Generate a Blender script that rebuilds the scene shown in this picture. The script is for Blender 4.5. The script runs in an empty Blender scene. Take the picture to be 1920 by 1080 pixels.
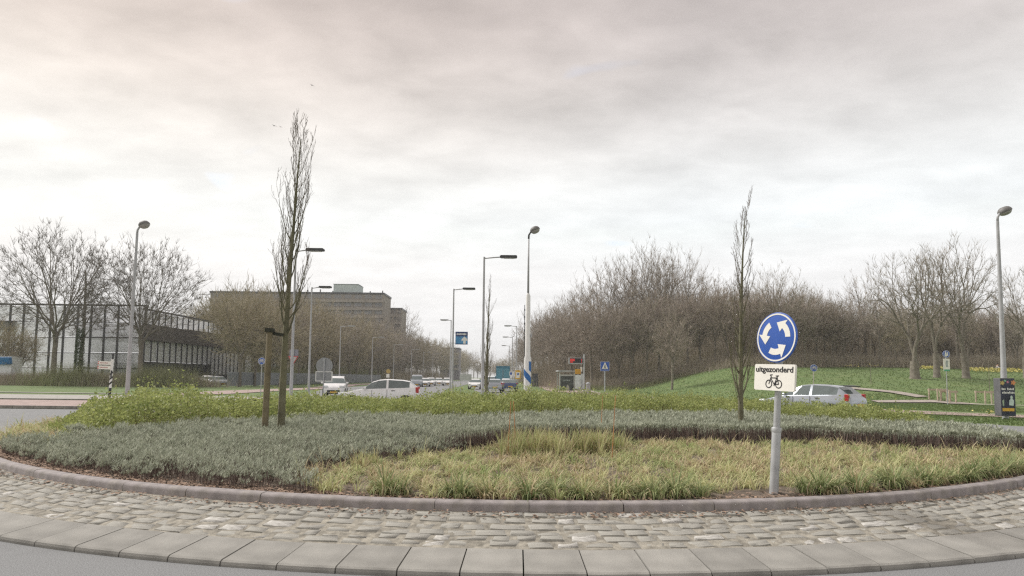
import bpy, bmesh, math, random
import numpy as np
from mathutils import Vector, Matrix, Euler

SC = bpy.context.scene
COL = SC.collection
RND = random.Random(7)
NR = np.random.default_rng(11)
PI = math.pi
rad = math.radians

# ------------------------------------------------------------------ camera
FPX = 1200.0                       # focal length in pixels of the 1920 px wide frame
cam_d = bpy.data.cameras.new("camera")
cam = bpy.data.objects.new("camera", cam_d)
COL.objects.link(cam)
cam_d.sensor_width = 36.0
cam_d.lens = 36.0 * FPX / 1920.0
cam_d.clip_start = 0.1
cam_d.clip_end = 6000.0
CAM_Z = 1.65
PITCH, ROLL, ROW0 = rad(4.10), rad(0.6), 622.0     # ROW0: row of the optical axis, the picture is cropped off-centre
cam_d.shift_y = (ROW0 - 540.0) / 1920.0
DK = FPX / 1500.0                  # distances beyond the island are laid out for a 1500 px lens and brought to scale at the end
REAL = []                          # what is laid out in true metres from the start
RCAM = Matrix.Rotation(PI / 2 + PITCH, 3, 'X') @ Matrix.Rotation(ROLL, 3, 'Z')
cam.location = (0, 0, CAM_Z)
cam.rotation_euler = RCAM.to_euler()
SC.camera = cam

# ------------------------------------------------------------------ light
SUN_EL, SUN_AZ = rad(48), rad(-62)     # azimuth from +Y, clockwise: the sun stands high at the left, a little beyond the island
SUN_STRENGTH, SUN_ANGLE = 1.5, rad(16)
EXPOSURE = 1.35
sl = bpy.data.lights.new("sun", 'SUN')
sl.energy = SUN_STRENGTH
sl.angle = SUN_ANGLE
sl.color = (1.0, 0.975, 0.94)
sun = bpy.data.objects.new("sun", sl)
COL.objects.link(sun)
sd = Vector((math.sin(SUN_AZ) * math.cos(SUN_EL), math.cos(SUN_AZ) * math.cos(SUN_EL), math.sin(SUN_EL)))
sun.rotation_euler = (-sd).to_track_quat('-Z', 'Y').to_euler()
SC.view_settings.view_transform = 'Standard'
SC.view_settings.look = 'None'
SC.view_settings.gamma = 1.0
SC.view_settings.exposure = EXPOSURE
SC.view_settings.use_curve_mapping = False
SC.cycles.use_denoising = False
SC.cycles.pixel_filter_type = 'BLACKMAN_HARRIS'
SC.cycles.filter_width = 1.3
SC.cycles.max_bounces = 5
SC.cycles.diffuse_bounces = 3
SC.cycles.glossy_bounces = 2
SC.cycles.transmission_bounces = 3
SC.cycles.transparent_max_bounces = 4
SC.cycles.caustics_reflective = False
SC.cycles.caustics_refractive = False

W = bpy.data.worlds.new("World")
SC.world = W
W.use_nodes = True
nt = W.node_tree
nt.nodes.clear()
def wn(t, **kw):
    n = nt.nodes.new(t)
    for k, v in kw.items(): setattr(n, k, v)
    return n
def wl(a, b): nt.links.new(a, b)
def wmath(op, a, b=None, clamp=False):
    n = wn('ShaderNodeMath', operation=op, use_clamp=clamp)
    for i, v in enumerate((a, b)):
        if v is None: continue
        if isinstance(v, (int, float)): n.inputs[i].default_value = v
        else: wl(v, n.inputs[i])
    return n.outputs[0]
w_out = wn('ShaderNodeOutputWorld')
w_bg = wn('ShaderNodeBackground')
w_bg.inputs['Strength'].default_value = 0.1
wl(w_bg.outputs[0], w_out.inputs[0])
w_sky = wn('ShaderNodeTexSky', sky_type='NISHITA')
w_sky.sun_disc = False
w_sky.sun_elevation = SUN_EL
w_sky.sun_rotation = SUN_AZ
w_tc = wn('ShaderNodeTexCoord')
w_sep = wn('ShaderNodeSeparateXYZ')
wl(w_tc.outputs['Generated'], w_sep.inputs[0])
zc = wmath('MAXIMUM', w_sep.outputs[2], 0.0)
den = wmath('ADD', zc, 0.16)
u = wmath('DIVIDE', w_sep.outputs[0], den)
v = wmath('DIVIDE', w_sep.outputs[1], den)
w_cmb = wn('ShaderNodeCombineXYZ')
wl(u, w_cmb.inputs[0]); wl(v, w_cmb.inputs[1])
def wnoise(scale, detail, rough, dist=0.0, offs=(0, 0, 0), sc3=(1, 1, 1)):
    mp = wn('ShaderNodeMapping')
    mp.inputs['Location'].default_value = offs
    mp.inputs['Scale'].default_value = sc3
    wl(w_cmb.outputs[0], mp.inputs[0])
    n = wn('ShaderNodeTexNoise')
    n.inputs['Scale'].default_value = scale
    n.inputs['Detail'].default_value = detail
    n.inputs['Roughness'].default_value = rough
    n.inputs['Distortion'].default_value = dist
    wl(mp.outputs[0], n.inputs['Vector'])
    return n.outputs[0]
n1 = wnoise(3.3, 5, 0.52, 0.25, (3.1, 1.7, 0.3), (0.9, 1.1, 1))
n2 = wnoise(0.75, 3, 0.5, 0.2, (7.3, 2.2, 1.3))
n4 = wnoise(6.5, 4, 0.55, 0.3, (2.3, 4.1, 0.7), (0.8, 1.15, 1))
n3 = wnoise(2.6, 2, 0.5, 0.3, (1.9, 5.2, 2.3))
# tone of the cloud deck by height above the horizon
ramp = wn('ShaderNodeValToRGB')
cr = ramp.color_ramp
cr.interpolation = 'B_SPLINE'
SKY_STOPS = [(0.0, (1.05, 1.07, 1.075)), (0.17, (0.99, 1.03, 1.045)), (0.25, (0.955, 0.99, 1.0)),
             (0.33, (0.88, 0.875, 0.865)), (0.42, (0.73, 0.685, 0.665)), (0.52, (0.58, 0.52, 0.505)), (1.0, (0.56, 0.515, 0.50))]
while len(cr.elements) < len(SKY_STOPS): cr.elements.new(0.5)
for e, (p, c) in zip(cr.elements, SKY_STOPS):
    e.position = p; e.color = (*c, 1)
wl(zc, ramp.inputs[0])
# brightness swing of the clouds, weaker at the hazy horizon
amp = wmath('MULTIPLY', wmath('ADD', wmath('MULTIPLY', zc, 2.3, True), 0.10), 1.0)
swing = wmath('ADD', wmath('MULTIPLY', wmath('SUBTRACT', n1, 0.5), 1.0), wmath('MULTIPLY', wmath('SUBTRACT', n2, 0.5), 0.45))
swing = wmath('ADD', swing, wmath('MULTIPLY', wmath('SUBTRACT', n4, 0.5), 0.5))
gain = wmath('ADD', 1.0, wmath('MULTIPLY', wmath('MULTIPLY', swing, amp), 0.62))
w_mul = wn('ShaderNodeMix', data_type='RGBA', blend_type='MULTIPLY')
w_mul.inputs['Factor'].default_value = 1.0
wl(ramp.outputs[0], w_mul.inputs['A'])
w_gc = wn('ShaderNodeCombineColor')
wl(gain, w_gc.inputs[0]); wl(gain, w_gc.inputs[1]); wl(gain, w_gc.inputs[2])
wl(w_gc.outputs[0], w_mul.inputs['B'])
# the thin side of the deck towards the sun (left) is a little warmer and lighter
w_warm = wn('ShaderNodeMix', data_type='RGBA', blend_type='MULTIPLY')
wl(wmath('MULTIPLY', wmath('SUBTRACT', wmath('MULTIPLY', w_sep.outputs[0], -1.0), -0.25, True), wmath('MULTIPLY', zc, 2.6, True), True), w_warm.inputs['Factor'])
wl(w_mul.outputs['Result'], w_warm.inputs['A'])
w_warm.inputs['B'].default_value = (1.22, 1.14, 1.05, 1)
w_sc = wn('ShaderNodeVectorMath', operation='SCALE')
SKY_GAIN = 10.0 / (2 ** EXPOSURE)
w_sc.inputs['Scale'].default_value = SKY_GAIN
wl(w_warm.outputs['Result'], w_sc.inputs[0])
# small thin places where the blue shows
mr = wn('ShaderNodeMapRange')
mr.inputs['From Min'].default_value = 0.70; mr.inputs['From Max'].default_value = 0.86
mr.inputs['To Min'].default_value = 0.0; mr.inputs['To Max'].default_value = 0.55
wl(n3, mr.inputs['Value'])
w_mix = wn('ShaderNodeMix', data_type='RGBA')
wl(mr.outputs[0], w_mix.inputs['Factor'])
wl(w_sc.outputs[0], w_mix.inputs['A'])
wl(w_sky.outputs[0], w_mix.inputs['B'])
wl(w_mix.outputs['Result'], w_bg.inputs['Color'])

# ------------------------------------------------------------------ where a picture point lies in the place
def ray(px, py):
    return RCAM @ Vector(((px - 960) / FPX, -(py - ROW0) / FPX, -1.0))
def at(px, py, Y):                 # point on the sight line at distance Y
    d = ray(px, py); t = Y * DK / d.y
    return Vector((d.x * t, Y, CAM_Z + d.z * t))
def on_ground(px, py, z=0.0):
    d = ray(px, py); t = (z - CAM_Z) / d.z
    return Vector((d.x * t, d.y * t / DK, z))
def gx(px, Y): return at(px, 708 + (px - 960) * 0.0105, Y).x
def project(p):
    q = RCAM.transposed() @ (Vector(p) - Vector((0, 0, CAM_Z)))
    if q.z > -0.05: return None
    return (960 + FPX * q.x / -q.z, ROW0 - FPX * q.y / -q.z)

# ------------------------------------------------------------------ materials
MATS = {}
def mat(name, c, rough=0.8, var=0.12, scale=8.0, metal=0.0, spec=0.5, island=0.0, c2=None, bump=0.0, bscale=None, emit=None, detail=4, alpha=None, coat=0.0, transl=0.0, spots=()):
    """Principled surface whose colour wanders with noise; island = random change from one loose piece to the next."""
    if name in MATS: return MATS[name]
    m = bpy.data.materials.new(name); m.use_nodes = True
    t = m.node_tree; b = t.nodes['Principled BSDF']
    b.inputs['Roughness'].default_value = rough
    b.inputs['Metallic'].default_value = metal
    b.inputs['Specular IOR Level'].default_value = spec
    if coat: b.inputs['Coat Weight'].default_value = coat
    tc = t.nodes.new('ShaderNodeTexCoord')
    nz = t.nodes.new('ShaderNodeTexNoise')
    nz.inputs['Scale'].default_value = scale; nz.inputs['Detail'].default_value = detail
    t.links.new(tc.outputs['Object'], nz.inputs['Vector'])
    mx = t.nodes.new('ShaderNodeMix'); mx.data_type = 'RGBA'
    cb = c2 if c2 else tuple(max(0, x * (1 - 2 * var)) for x in c)
    ca = c if c2 else tuple(min(1, x * (1 + 2 * var)) for x in c)
    mx.inputs['A'].default_value = (*cb, 1); mx.inputs['B'].default_value = (*ca, 1)
    mrn = t.nodes.new('ShaderNodeMapRange')
    mrn.inputs['From Min'].default_value = 0.3; mrn.inputs['From Max'].default_value = 0.7
    t.links.new(nz.outputs[0], mrn.inputs['Value'])
    fac = mrn.outputs[0]
    if island:
        ge = t.nodes.new('ShaderNodeNewGeometry')
        oi = t.nodes.new('ShaderNodeObjectInfo')
        ad = t.nodes.new('ShaderNodeMath'); ad.operation = 'ADD'
        t.links.new(ge.outputs['Random Per Island'], ad.inputs[0]); t.links.new(oi.outputs['Random'], ad.inputs[1])
        fr = t.nodes.new('ShaderNodeMath'); fr.operation = 'FRACT'
        t.links.new(ad.outputs[0], fr.inputs[0])
        ml = t.nodes.new('ShaderNodeMix'); ml.data_type = 'FLOAT'
        ml.inputs['Factor'].default_value = island
        t.links.new(fac, ml.inputs['A']); t.links.new(fr.outputs[0], ml.inputs['B'])
        fac = ml.outputs['Result']
    t.links.new(fac, mx.inputs['Factor'])
    for k_, (sc_c, sc_s, lo_, hi_, am_) in enumerate(spots):      # worn or stained places with a shape of their own
        ns_ = t.nodes.new('ShaderNodeTexNoise'); ns_.inputs['Scale'].default_value = sc_s; ns_.inputs['Detail'].default_value = 6; ns_.inputs['Roughness'].default_value = 0.62
        mpn = t.nodes.new('ShaderNodeMapping'); mpn.inputs['Location'].default_value = (3.7 * (k_ + 1), 1.9, 0.4 + k_)
        t.links.new(tc.outputs['Object'], mpn.inputs[0]); t.links.new(mpn.outputs[0], ns_.inputs['Vector'])
        ms_ = t.nodes.new('ShaderNodeMapRange'); ms_.inputs['From Min'].default_value = lo_; ms_.inputs['From Max'].default_value = hi_; ms_.inputs['To Max'].default_value = am_
        t.links.new(ns_.outputs[0], ms_.inputs['Value'])
        m2_ = t.nodes.new('ShaderNodeMix'); m2_.data_type = 'RGBA'; m2_.inputs['B'].default_value = (*sc_c, 1)
        t.links.new(ms_.outputs[0], m2_.inputs['Factor']); t.links.new(mx.outputs['Result'], m2_.inputs['A']); mx = m2_
    t.links.new(mx.outputs['Result'], b.inputs['Base Color'])
    if bump:
        n2_ = t.nodes.new('ShaderNodeTexNoise')
        n2_.inputs['Scale'].default_value = bscale or scale * 6; n2_.inputs['Detail'].default_value = 5
        t.links.new(tc.outputs['Object'], n2_.inputs['Vector'])
        bp = t.nodes.new('ShaderNodeBump'); bp.inputs['Strength'].default_value = bump; bp.inputs['Distance'].default_value = 0.02
        t.links.new(n2_.outputs[0], bp.inputs['Height']); t.links.new(bp.outputs[0], b.inputs['Normal'])
    if transl:                       # thin leaves let light through
        tr = t.nodes.new('ShaderNodeBsdfTranslucent'); ms = t.nodes.new('ShaderNodeMixShader'); ms.inputs[0].default_value = transl
        t.links.new(mx.outputs['Result'], tr.inputs['Color']); t.links.new(b.outputs[0], ms.inputs[1]); t.links.new(tr.outputs[0], ms.inputs[2])
        t.links.new(ms.outputs[0], t.nodes['Material Output'].inputs['Surface'])
    if emit:
        b.inputs['Emission Color'].default_value = (*emit[:3], 1); b.inputs['Emission Strength'].default_value = emit[3]
    if alpha is not None: b.inputs['Alpha'].default_value = alpha
    MATS[name] = m
    return m

# ------------------------------------------------------------------ mesh building
class MB:
    def __init__(self): self.v = []; self.f = []; self.m = []; self.mi = 0
    def add(self, vs, fs):
        o = len(self.v); self.v.extend(tuple(p) for p in vs)
        self.f.extend(tuple(i + o for i in f) for f in fs); self.m.extend([self.mi] * len(fs)); return self
    def box(self, c, s, rot=None, taper=1.0):
        x, y, z = s[0] / 2, s[1] / 2, s[2] / 2
        vs = [Vector((sx * x * (taper if sz > 0 else 1), sy * y * (taper if sz > 0 else 1), sz * z)) for sz in (-1, 1) for sx, sy in ((-1, -1), (1, -1), (1, 1), (-1, 1))]
        if rot is not None: vs = [rot @ p for p in vs]
        c = Vector(c)
        return self.add([p + c for p in vs], [(3, 2, 1, 0), (4, 5, 6, 7), (0, 1, 5, 4), (1, 2, 6, 5), (2, 3, 7, 6), (3, 0, 4, 7)])
    def rbox(self, c, s, r, axis='Y', rot=None, n=4):
        """box with rounded corners in the plane across axis"""
        a, b = {'Y': (0, 2), 'X': (1, 2), 'Z': (0, 1)}[axis]
        k = 3 - a - b
        ha, hb, hk = s[a] / 2 - r, s[b] / 2 - r, s[k] / 2
        ring = []
        for q, (sa, sb) in enumerate(((1, 1), (-1, 1), (-1, -1), (1, -1))):
            for i in range(n + 1):
                t = q * PI / 2 + i * PI / 2 / n
                ring.append((sa * ha + r * math.cos(t), sb * hb + r * math.sin(t)))
        vs = []
        for sk in (-1, 1):
            for p in ring:
                w = [0, 0, 0]; w[a] = p[0]; w[b] = p[1]; w[k] = sk * hk
                w = Vector(w)
                if rot is not None: w = rot @ w
                vs.append(w + Vector(c))
        N = len(ring)
        return self.add(vs, [tuple(range(N)), tuple(range(2 * N - 1, N - 1, -1))] + [(i, i + N, (i + 1) % N + N, (i + 1) % N) for i in range(N)])
    def tube(self, pts, rs, n=10, caps=True):
        pts = [Vector(p) for p in pts]
        if isinstance(rs, (int, float)): rs = [rs] * len(pts)
        vs = []; fs = []
        ref = None
        for i, p in enumerate(pts):
            d = (pts[min(i + 1, len(pts) - 1)] - pts[max(i - 1, 0)]).normalized()
            if ref is None or abs(ref.dot(d)) > 0.95:
                ref = Vector((1, 0, 0)) if abs(d.x) < 0.8 else Vector((0, 1, 0))
            a = (ref - d * ref.dot(d)).normalized(); b = d.cross(a); ref = a
            for k in range(n):
                t = 2 * PI * k / n
                vs.append(p + (a * math.cos(t) + b * math.sin(t)) * rs[i])
        for i in range(len(pts) - 1):
            for k in range(n):
                fs.append((i * n + k, i * n + (k + 1) % n, (i + 1) * n + (k + 1) % n, (i + 1) * n + k))
        if caps:
            fs.append(tuple(range(n - 1, -1, -1))); fs.append(tuple(range((len(pts) - 1) * n, len(pts) * n)))
        return self.add(vs, fs)
    def lathe(self, prof, c=(0, 0, 0), rot=None, n=16):
        vs = []; fs = []
        for r, z in prof:
            for k in range(n):
                t = 2 * PI * k / n
                p = Vector((r * math.cos(t), r * math.sin(t), z))
                if rot is not None: p = rot @ p
                vs.append(p + Vector(c))
        for i in range(len(prof) - 1):
            for k in range(n):
                fs.append((i * n + k, i * n + (k + 1) % n, (i + 1) * n + (k + 1) % n, (i + 1) * n + k))
        fs.append(tuple(range(n - 1, -1, -1))); fs.append(tuple(range((len(prof) - 1) * n, len(prof) * n)))
        return self.add(vs, fs)
    def prism(self, poly, y0, y1, rot=None, c=(0, 0, 0)):
        """outline in the x-z plane, thickened from y0 (front) to y1"""
        N = len(poly); vs = []
        for y in (y0, y1):
            for x, z in poly:
                p = Vector((x, y, z))
                if rot is not None: p = rot @ p
                vs.append(p + Vector(c))
        return self.add(vs, [tuple(range(N)), tuple(range(2 * N - 1, N - 1, -1))] + [(i, i + N, (i + 1) % N + N, (i + 1) % N) for i in range(N)])
    def build(self, name, m, parent=None, smooth=False, fix=True):
        me = bpy.data.meshes.new(name)
        me.from_pydata(self.v, [], self.f)
        for x in (m if isinstance(m, (list, tuple)) else [m]): me.materials.append(x)
        if any(self.m): me.polygons.foreach_set('material_index', self.m)
        if fix and len(self.f) < 20000:
            bm = bmesh.new(); bm.from_mesh(me); bmesh.ops.recalc_face_normals(bm, faces=bm.faces); bm.to_mesh(me); bm.free()
        if smooth: me.shade_smooth() if smooth is True else smooth_by_angle(me, smooth)
        me.update()
        o = bpy.data.objects.new(name, me); COL.objects.link(o)
        if parent: o.parent = parent
        return o

def smooth_by_angle(me, deg):
    me.shade_smooth()
    bm = bmesh.new(); bm.from_mesh(me)
    for e in bm.edges:
        if len(e.link_faces) == 2 and e.calc_face_angle(0) > rad(deg): e.smooth = False
    bm.to_mesh(me); bm.free()

def np_mesh(name, V, F, m, parent=None, mi=None):
    """big triangle / quad soups from numpy arrays"""
    me = bpy.data.meshes.new(name)
    V = np.asarray(V, dtype=np.float32); F = np.asarray(F, dtype=np.int32)
    k = F.shape[1]
    me.vertices.add(len(V)); me.vertices.foreach_set('co', V.ravel())
    me.loops.add(F.size); me.loops.foreach_set('vertex_index', F.ravel())
    me.polygons.add(len(F)); me.polygons.foreach_set('loop_start', np.arange(0, F.size, k, dtype=np.int32))
    for x in (m if isinstance(m, (list, tuple)) else [m]): me.materials.append(x)
    if mi is not None: me.polygons.foreach_set('material_index', np.asarray(mi, dtype=np.int32))
    me.update(calc_edges=True)
    o = bpy.data.objects.new(name, me); COL.objects.link(o)
    if parent: o.parent = parent
    return o

def thing(name, label, cat, loc=(0, 0, 0), rz=0.0, group=None):
    o = bpy.data.objects.new(name, None); COL.objects.link(o)
    o.location = loc; o.rotation_euler = (0, 0, rz); o.empty_display_size = 0.2
    return tag(o, label, cat, group)
def tag(o, label, cat, group=None):
    o['label'] = label; o['category'] = cat
    if group: o['group'] = group
    return o
def kind(o, k): o['kind'] = k; return o
def link_copy(src, parent=None, loc=None, rz=None, scale=None, name=None):
    c = src.copy(); COL.objects.link(c)
    if parent is not None: c.parent = parent
    if loc is not None: c.location = loc
    if rz is not None: c.rotation_euler = (0, 0, rz)
    if scale is not None: c.scale = scale
    return c
def copy_tree(root, loc, rz=0.0, scale=None, label=None, group=None):
    kids = {}
    for o in bpy.data.objects:
        if o.parent: kids.setdefault(o.parent.name, []).append(o)
    def rec(o, par):
        c = o.copy(); COL.objects.link(c); c.parent = par
        for ch in kids.get(o.name, []): rec(ch, c)
        return c
    r = rec(root, None)
    r.location = loc; r.rotation_euler = (0, 0, rz)
    if scale: r.scale = scale if isinstance(scale, tuple) else (scale,) * 3
    if label: r['label'] = label
    if group: r['group'] = group
    return r

def sheet(name, pts, z, m):
    """flat patch of ground with a clean outline"""
    me = bpy.data.meshes.new(name)
    bm = bmesh.new()
    f = bm.faces.new([bm.verts.new((p[0], p[1], z)) for p in pts])
    bmesh.ops.recalc_face_normals(bm, faces=[f])
    if f.normal.z < 0: f.normal_flip()
    bmesh.ops.triangulate(bm, faces=[f])
    bm.to_mesh(me); bm.free()
    me.materials.append(m)
    o = bpy.data.objects.new(name, me); COL.objects.link(o)
    return kind(o, 'structure')

def text_mesh(txt, size, bold=0.0, extrude=0.0015):
    cu = bpy.data.curves.new('lettering', 'FONT')
    cu.body = txt; cu.size = size; cu.align_x = 'CENTER'; cu.align_y = 'CENTER'
    cu.extrude = extrude; cu.offset = bold
    o = bpy.data.objects.new('lettering_source', cu); COL.objects.link(o)
    dg = bpy.context.evaluated_depsgraph_get()
    me = bpy.data.meshes.new_from_object(o.evaluated_get(dg))
    bpy.data.objects.remove(o); bpy.data.curves.remove(cu)
    return me
def strip(mb, pts, w, y0, y1, rot=None, c=(0, 0, 0), closed=False):
    """flat stroke of width w along points in the x-z plane"""
    n = len(pts)
    for i in range(n if closed else n - 1):
        a = Vector(pts[i]); b = Vector(pts[(i + 1) % n]); d = (b - a)
        if d.length < 1e-6: continue
        d.normalize(); q = Vector((-d.y, d.x)) * w / 2; e = d * w * 0.15
        mb.prism([tuple(a + q - e), tuple(a - q - e), tuple(b - q + e), tuple(b + q + e)], y0, y1, rot, c)
def circle_pts(r, n=20, c=(0, 0), a0=0, a1=2 * PI, close=False):
    m_ = n if not close else n - 1
    return [(c[0] + r * math.cos(a0 + (a1 - a0) * i / m_), c[1] + r * math.sin(a0 + (a1 - a0) * i / m_)) for i in range(n)]
# ================================================================== THE SETTING
CX, CY, RK = 0.2, 19.11, 12.34       # centre of the roundabout, foot of the island kerb
R_COB, R_TILE = 13.19, 13.73        # cobbles end, slabs end
Z_TILE_OUT, Z_TILE_IN, Z_KERB_FOOT, Z_KERB = 0.05, 0.105, 0.26, 0.35

M_ASPH = mat('asphalt', (0.205, 0.21, 0.212), 0.9, 0.2, 90.0, bump=0.3, bscale=220, spots=(((0.40, 0.39, 0.37), 70, .62, .72, .7), ((0.13, 0.13, 0.13), 1.3, .55, .8, .5)))
M_LAWN = mat('lawn_turf', (0.135, 0.185, 0.058), 0.95, 0.3, 0.55, c2=(0.095, 0.155, 0.045), bump=0.8, bscale=5, detail=9, spots=(((0.20, 0.19, 0.10), 0.9, .56, .72, .6), ((0.07, 0.11, 0.035), 2.6, .58, .7, .6)))
M_PINK = mat('red_paving', (0.34, 0.26, 0.235), 0.9, 0.1, 3.0)
M_GREYP = mat('grey_paving', (0.34, 0.325, 0.30), 0.9, 0.1, 3.0)
M_SAND = mat('sand_path', (0.34, 0.30, 0.265), 0.95, 0.1, 2.0)
M_SOIL = mat('soil', (0.14, 0.11, 0.085), 0.98, 0.25, 9.0, bump=0.8, bscale=35)
M_CONC = mat('concrete_kerb', (0.275, 0.25, 0.245), 0.9, 0.13, 7.0, bump=0.2, bscale=90, spots=(((0.27, 0.25, 0.19), 3.0, .5, .75, .6), ((0.14, 0.13, 0.12), 30, .64, .74, .5)))
M_SLAB = mat('concrete_slab', (0.28, 0.272, 0.248), 0.92, 0.12, 4.0, island=0.45, bump=0.3, bscale=110, spots=(((0.46, 0.44, 0.41), 5.0, .62, .68, .55), ((0.17, 0.165, 0.15), 2.2, .58, .75, .5), ((0.15, 0.14, 0.12), 60, .68, .74, .6)))
M_COB = mat('granite_cobble', (0.385, 0.375, 0.335), 0.9, 0.2, 3.5, island=0.3, c2=(0.285, 0.275, 0.245), bump=0.5, bscale=22, spots=(((0.16, 0.15, 0.13), 9.0, .60, .72, .6),))
M_COBL = mat('pale_cobble', (0.60, 0.585, 0.55), 0.9, 0.1, 4.0, c2=(0.29, 0.28, 0.25), bump=0.5, bscale=22)
M_MORT = mat('joint_sand', (0.29, 0.27, 0.225), 0.98, 0.2, 14.0, bump=0.5, bscale=120)
M_GREYM = mat('galvanised_steel', (0.42, 0.43, 0.44), 0.5, 0.08, 5.0, metal=0.2, spots=(((0.26, 0.25, 0.23), 14, .58, .8, .5),))
M_LAMPG = mat('lamp_pole_grey', (0.40, 0.405, 0.415), 0.5, 0.06, 3.0, metal=0.1)
M_DARKM = mat('dark_metal', (0.045, 0.047, 0.05), 0.5, 0.1, 5.0)
M_BLACK = mat('black_paint', (0.018, 0.018, 0.02), 0.5, 0.1, 5.0)
M_WHITE = mat('white_paint', (0.78, 0.78, 0.76), 0.45, 0.03, 4.0)
M_SIGNW = mat('sign_white', (0.84, 0.82, 0.76), 0.4, 0.02, 3.0)
M_SIGNB = mat('sign_blue', (0.028, 0.10, 0.42), 0.35, 0.05, 5.0)
M_SIGNR = mat('sign_red', (0.50, 0.03, 0.035), 0.4, 0.05, 5.0)
M_SIGNY = mat('sign_yellow', (0.72, 0.42, 0.04), 0.4, 0.05, 5.0)
M_SIGNG = mat('sign_back_grey', (0.27, 0.28, 0.29), 0.5, 0.06, 5.0, metal=0.2)

def sstep(x, a, b):
    t = np.clip((x - a) / (b - a), 0, 1); return t * t * (3 - 2 * t)
HY = [0, 60, 66, 80, 95, 110, 150, 220, 3000]
HZ = [0, 0, 0.75, 1.95, 3.0, 3.65, 4.3, 4.6, 4.6]
def terrain(x, y):
    x = np.asarray(x, float); y = np.asarray(y, float)
    h = np.interp(y, HY, HZ) * sstep(x, 15.0, 33.0)
    ripple = 0.06 * np.sin(x * 0.31 + y * 0.17) * sstep(y, 62, 80) * sstep(x, 15, 33)
    return h + ripple - 0.03
def tz(x, y): return float(terrain(x, y))

def grid_axis(lo, hi, fine_lo, fine_hi, step):
    a = list(np.arange(fine_lo, fine_hi + 0.01, step))
    g, s = fine_hi, step
    while g < hi: s *= 1.35; g += s; a.append(min(g, hi))
    g, s = fine_lo, step; b = []
    while g > lo: s *= 1.35; g -= s; b.append(max(g, lo))
    return np.array(b[::-1] + a)
gxa = grid_axis(-3500, 3500, 8, 90, 2.0); gya = grid_axis(-400, 4500, 50, 170, 2.0)
GX, GY = np.meshgrid(gxa, gya)
V = np.stack([GX.ravel(), GY.ravel(), terrain(GX, GY).ravel()], 1)
nx = len(gxa); I = np.arange((len(gya) - 1) * (nx - 1)); r_ = I // (nx - 1); c_ = I % (nx - 1); a_ = r_ * nx + c_
ground = kind(np_mesh('ground', V, np.stack([a_, a_ + 1, a_ + nx + 1, a_ + nx], 1), M_LAWN), 'structure')
ground.data.shade_smooth()

def annulus(name, r0, z0, r1, z1, m, n=180, knd='structure', parent=None):
    mb = MB(); vs = []; fs = []
    for i in range(n):
        t = 2 * PI * i / n
        for r, z in ((r0, z0), (r1, z1)): vs.append((CX + r * math.cos(t), CY + r * math.sin(t), z))
    for i in range(n):
        j = (i + 1) % n; fs.append((2 * i, 2 * i + 1, 2 * j + 1, 2 * j))
    mb.add(vs, fs)
    o = mb.build(name, m, parent)
    if knd: kind(o, knd)
    return o
REAL.append(annulus('ring_road', R_TILE - 0.02, 0.0, 19.9, 0.0, M_ASPH))

def ribbon(name, pts, w, m, lift=0.02, step=3.0):
    """a path that follows the ground; w may vary per point"""
    P_ = [Vector((p[0], p[1], 0)) for p in pts]; ws = w if isinstance(w, (list, tuple)) else [w] * len(P_)
    C_ = []
    for i in range(len(P_) - 1):
        n = max(1, int((P_[i + 1] - P_[i]).length / step))
        for k in range(n): C_.append((P_[i].lerp(P_[i + 1], k / n), ws[i] + (ws[i + 1] - ws[i]) * k / n))
    C_.append((P_[-1], ws[-1]))
    vs = []; fs = []
    for i, (p, ww) in enumerate(C_):
        d = (C_[min(i + 1, len(C_) - 1)][0] - C_[max(i - 1, 0)][0]).normalized(); q = Vector((-d.y, d.x, 0)) * ww / 2
        for s in (-1, -0.33, 0.33, 1):
            e = p + q * s; vs.append((e.x, e.y, tz(e.x, e.y) + 0.03 + lift))
    for i in range(len(C_) - 1):
        for k in range(3): fs.append((i * 4 + k, i * 4 + k + 1, i * 4 + k + 5, i * 4 + k + 4))
    mb = MB(); mb.add(vs, fs); o = mb.build(name, m)
    o.data.shade_smooth()
    return kind(o, 'structure')

sheet('road', [(-11, 34), (-16, 60), (-24.2, 105), (-25, 200), (-23, 420), (-20, 900), (-9, 900), (-11, 420), (-10.5, 200), (-8.5, 105), (-5.8, 60), (-5.2, 37)], -0.008, M_ASPH)
sheet('road', [(-0.5, 37), (-0.9, 60), (-5, 105), (-8, 200), (-9.5, 420), (-8, 900), (4, 900), (0.5, 420), (0.0, 200), (0.6, 105), (3.5, 60), (7.0, 34)], -0.012, M_ASPH)
sheet('road', [(-120, 12), (-14, 11), (-12, 36.6), (-120, 38.5)], -0.004, M_ASPH)
sheet('road', [(15, 10), (120, 6), (120, 27), (16, 31)], -0.006, M_ASPH)

# left: splitter island and pavements of the west arm, with real kerbs
def kerb_line(a, b, h=0.12, w=0.14, m=M_CONC):
    a = Vector(a); b = Vector(b); d = (b - a); L = d.length; d.normalize()
    root = bpy.data.objects.new('kerb', None); COL.objects.link(root); root.location = (a.x, a.y, 0)
    root.rotation_euler = (0, 0, math.atan2(d.y, d.x)); kind(root, 'structure')
    mb = MB(); mb.box((0.49, 0, h / 2), (0.98, w, h)); k0 = mb.build('kerbstone', m, root)
    for i in range(1, int(L)): link_copy(k0, root, loc=(i, 0, 0))
kerb_line((-46, 37.9, 0), (-15, 37.2, 0), h=0.13)
sheet('traffic_island', [(-46, 37.97), (-15, 37.27), (-16, 45.6), (-46, 46.8)], 0.10, M_PINK)
kerb_line((-56, 48.2, 0), (-17, 47.4, 0), h=0.13)
sheet('pavement', [(-90, 48.3), (-17, 47.5), (-16, 57.0), (-90, 58.5)], 0.10, M_GREYP)
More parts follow.
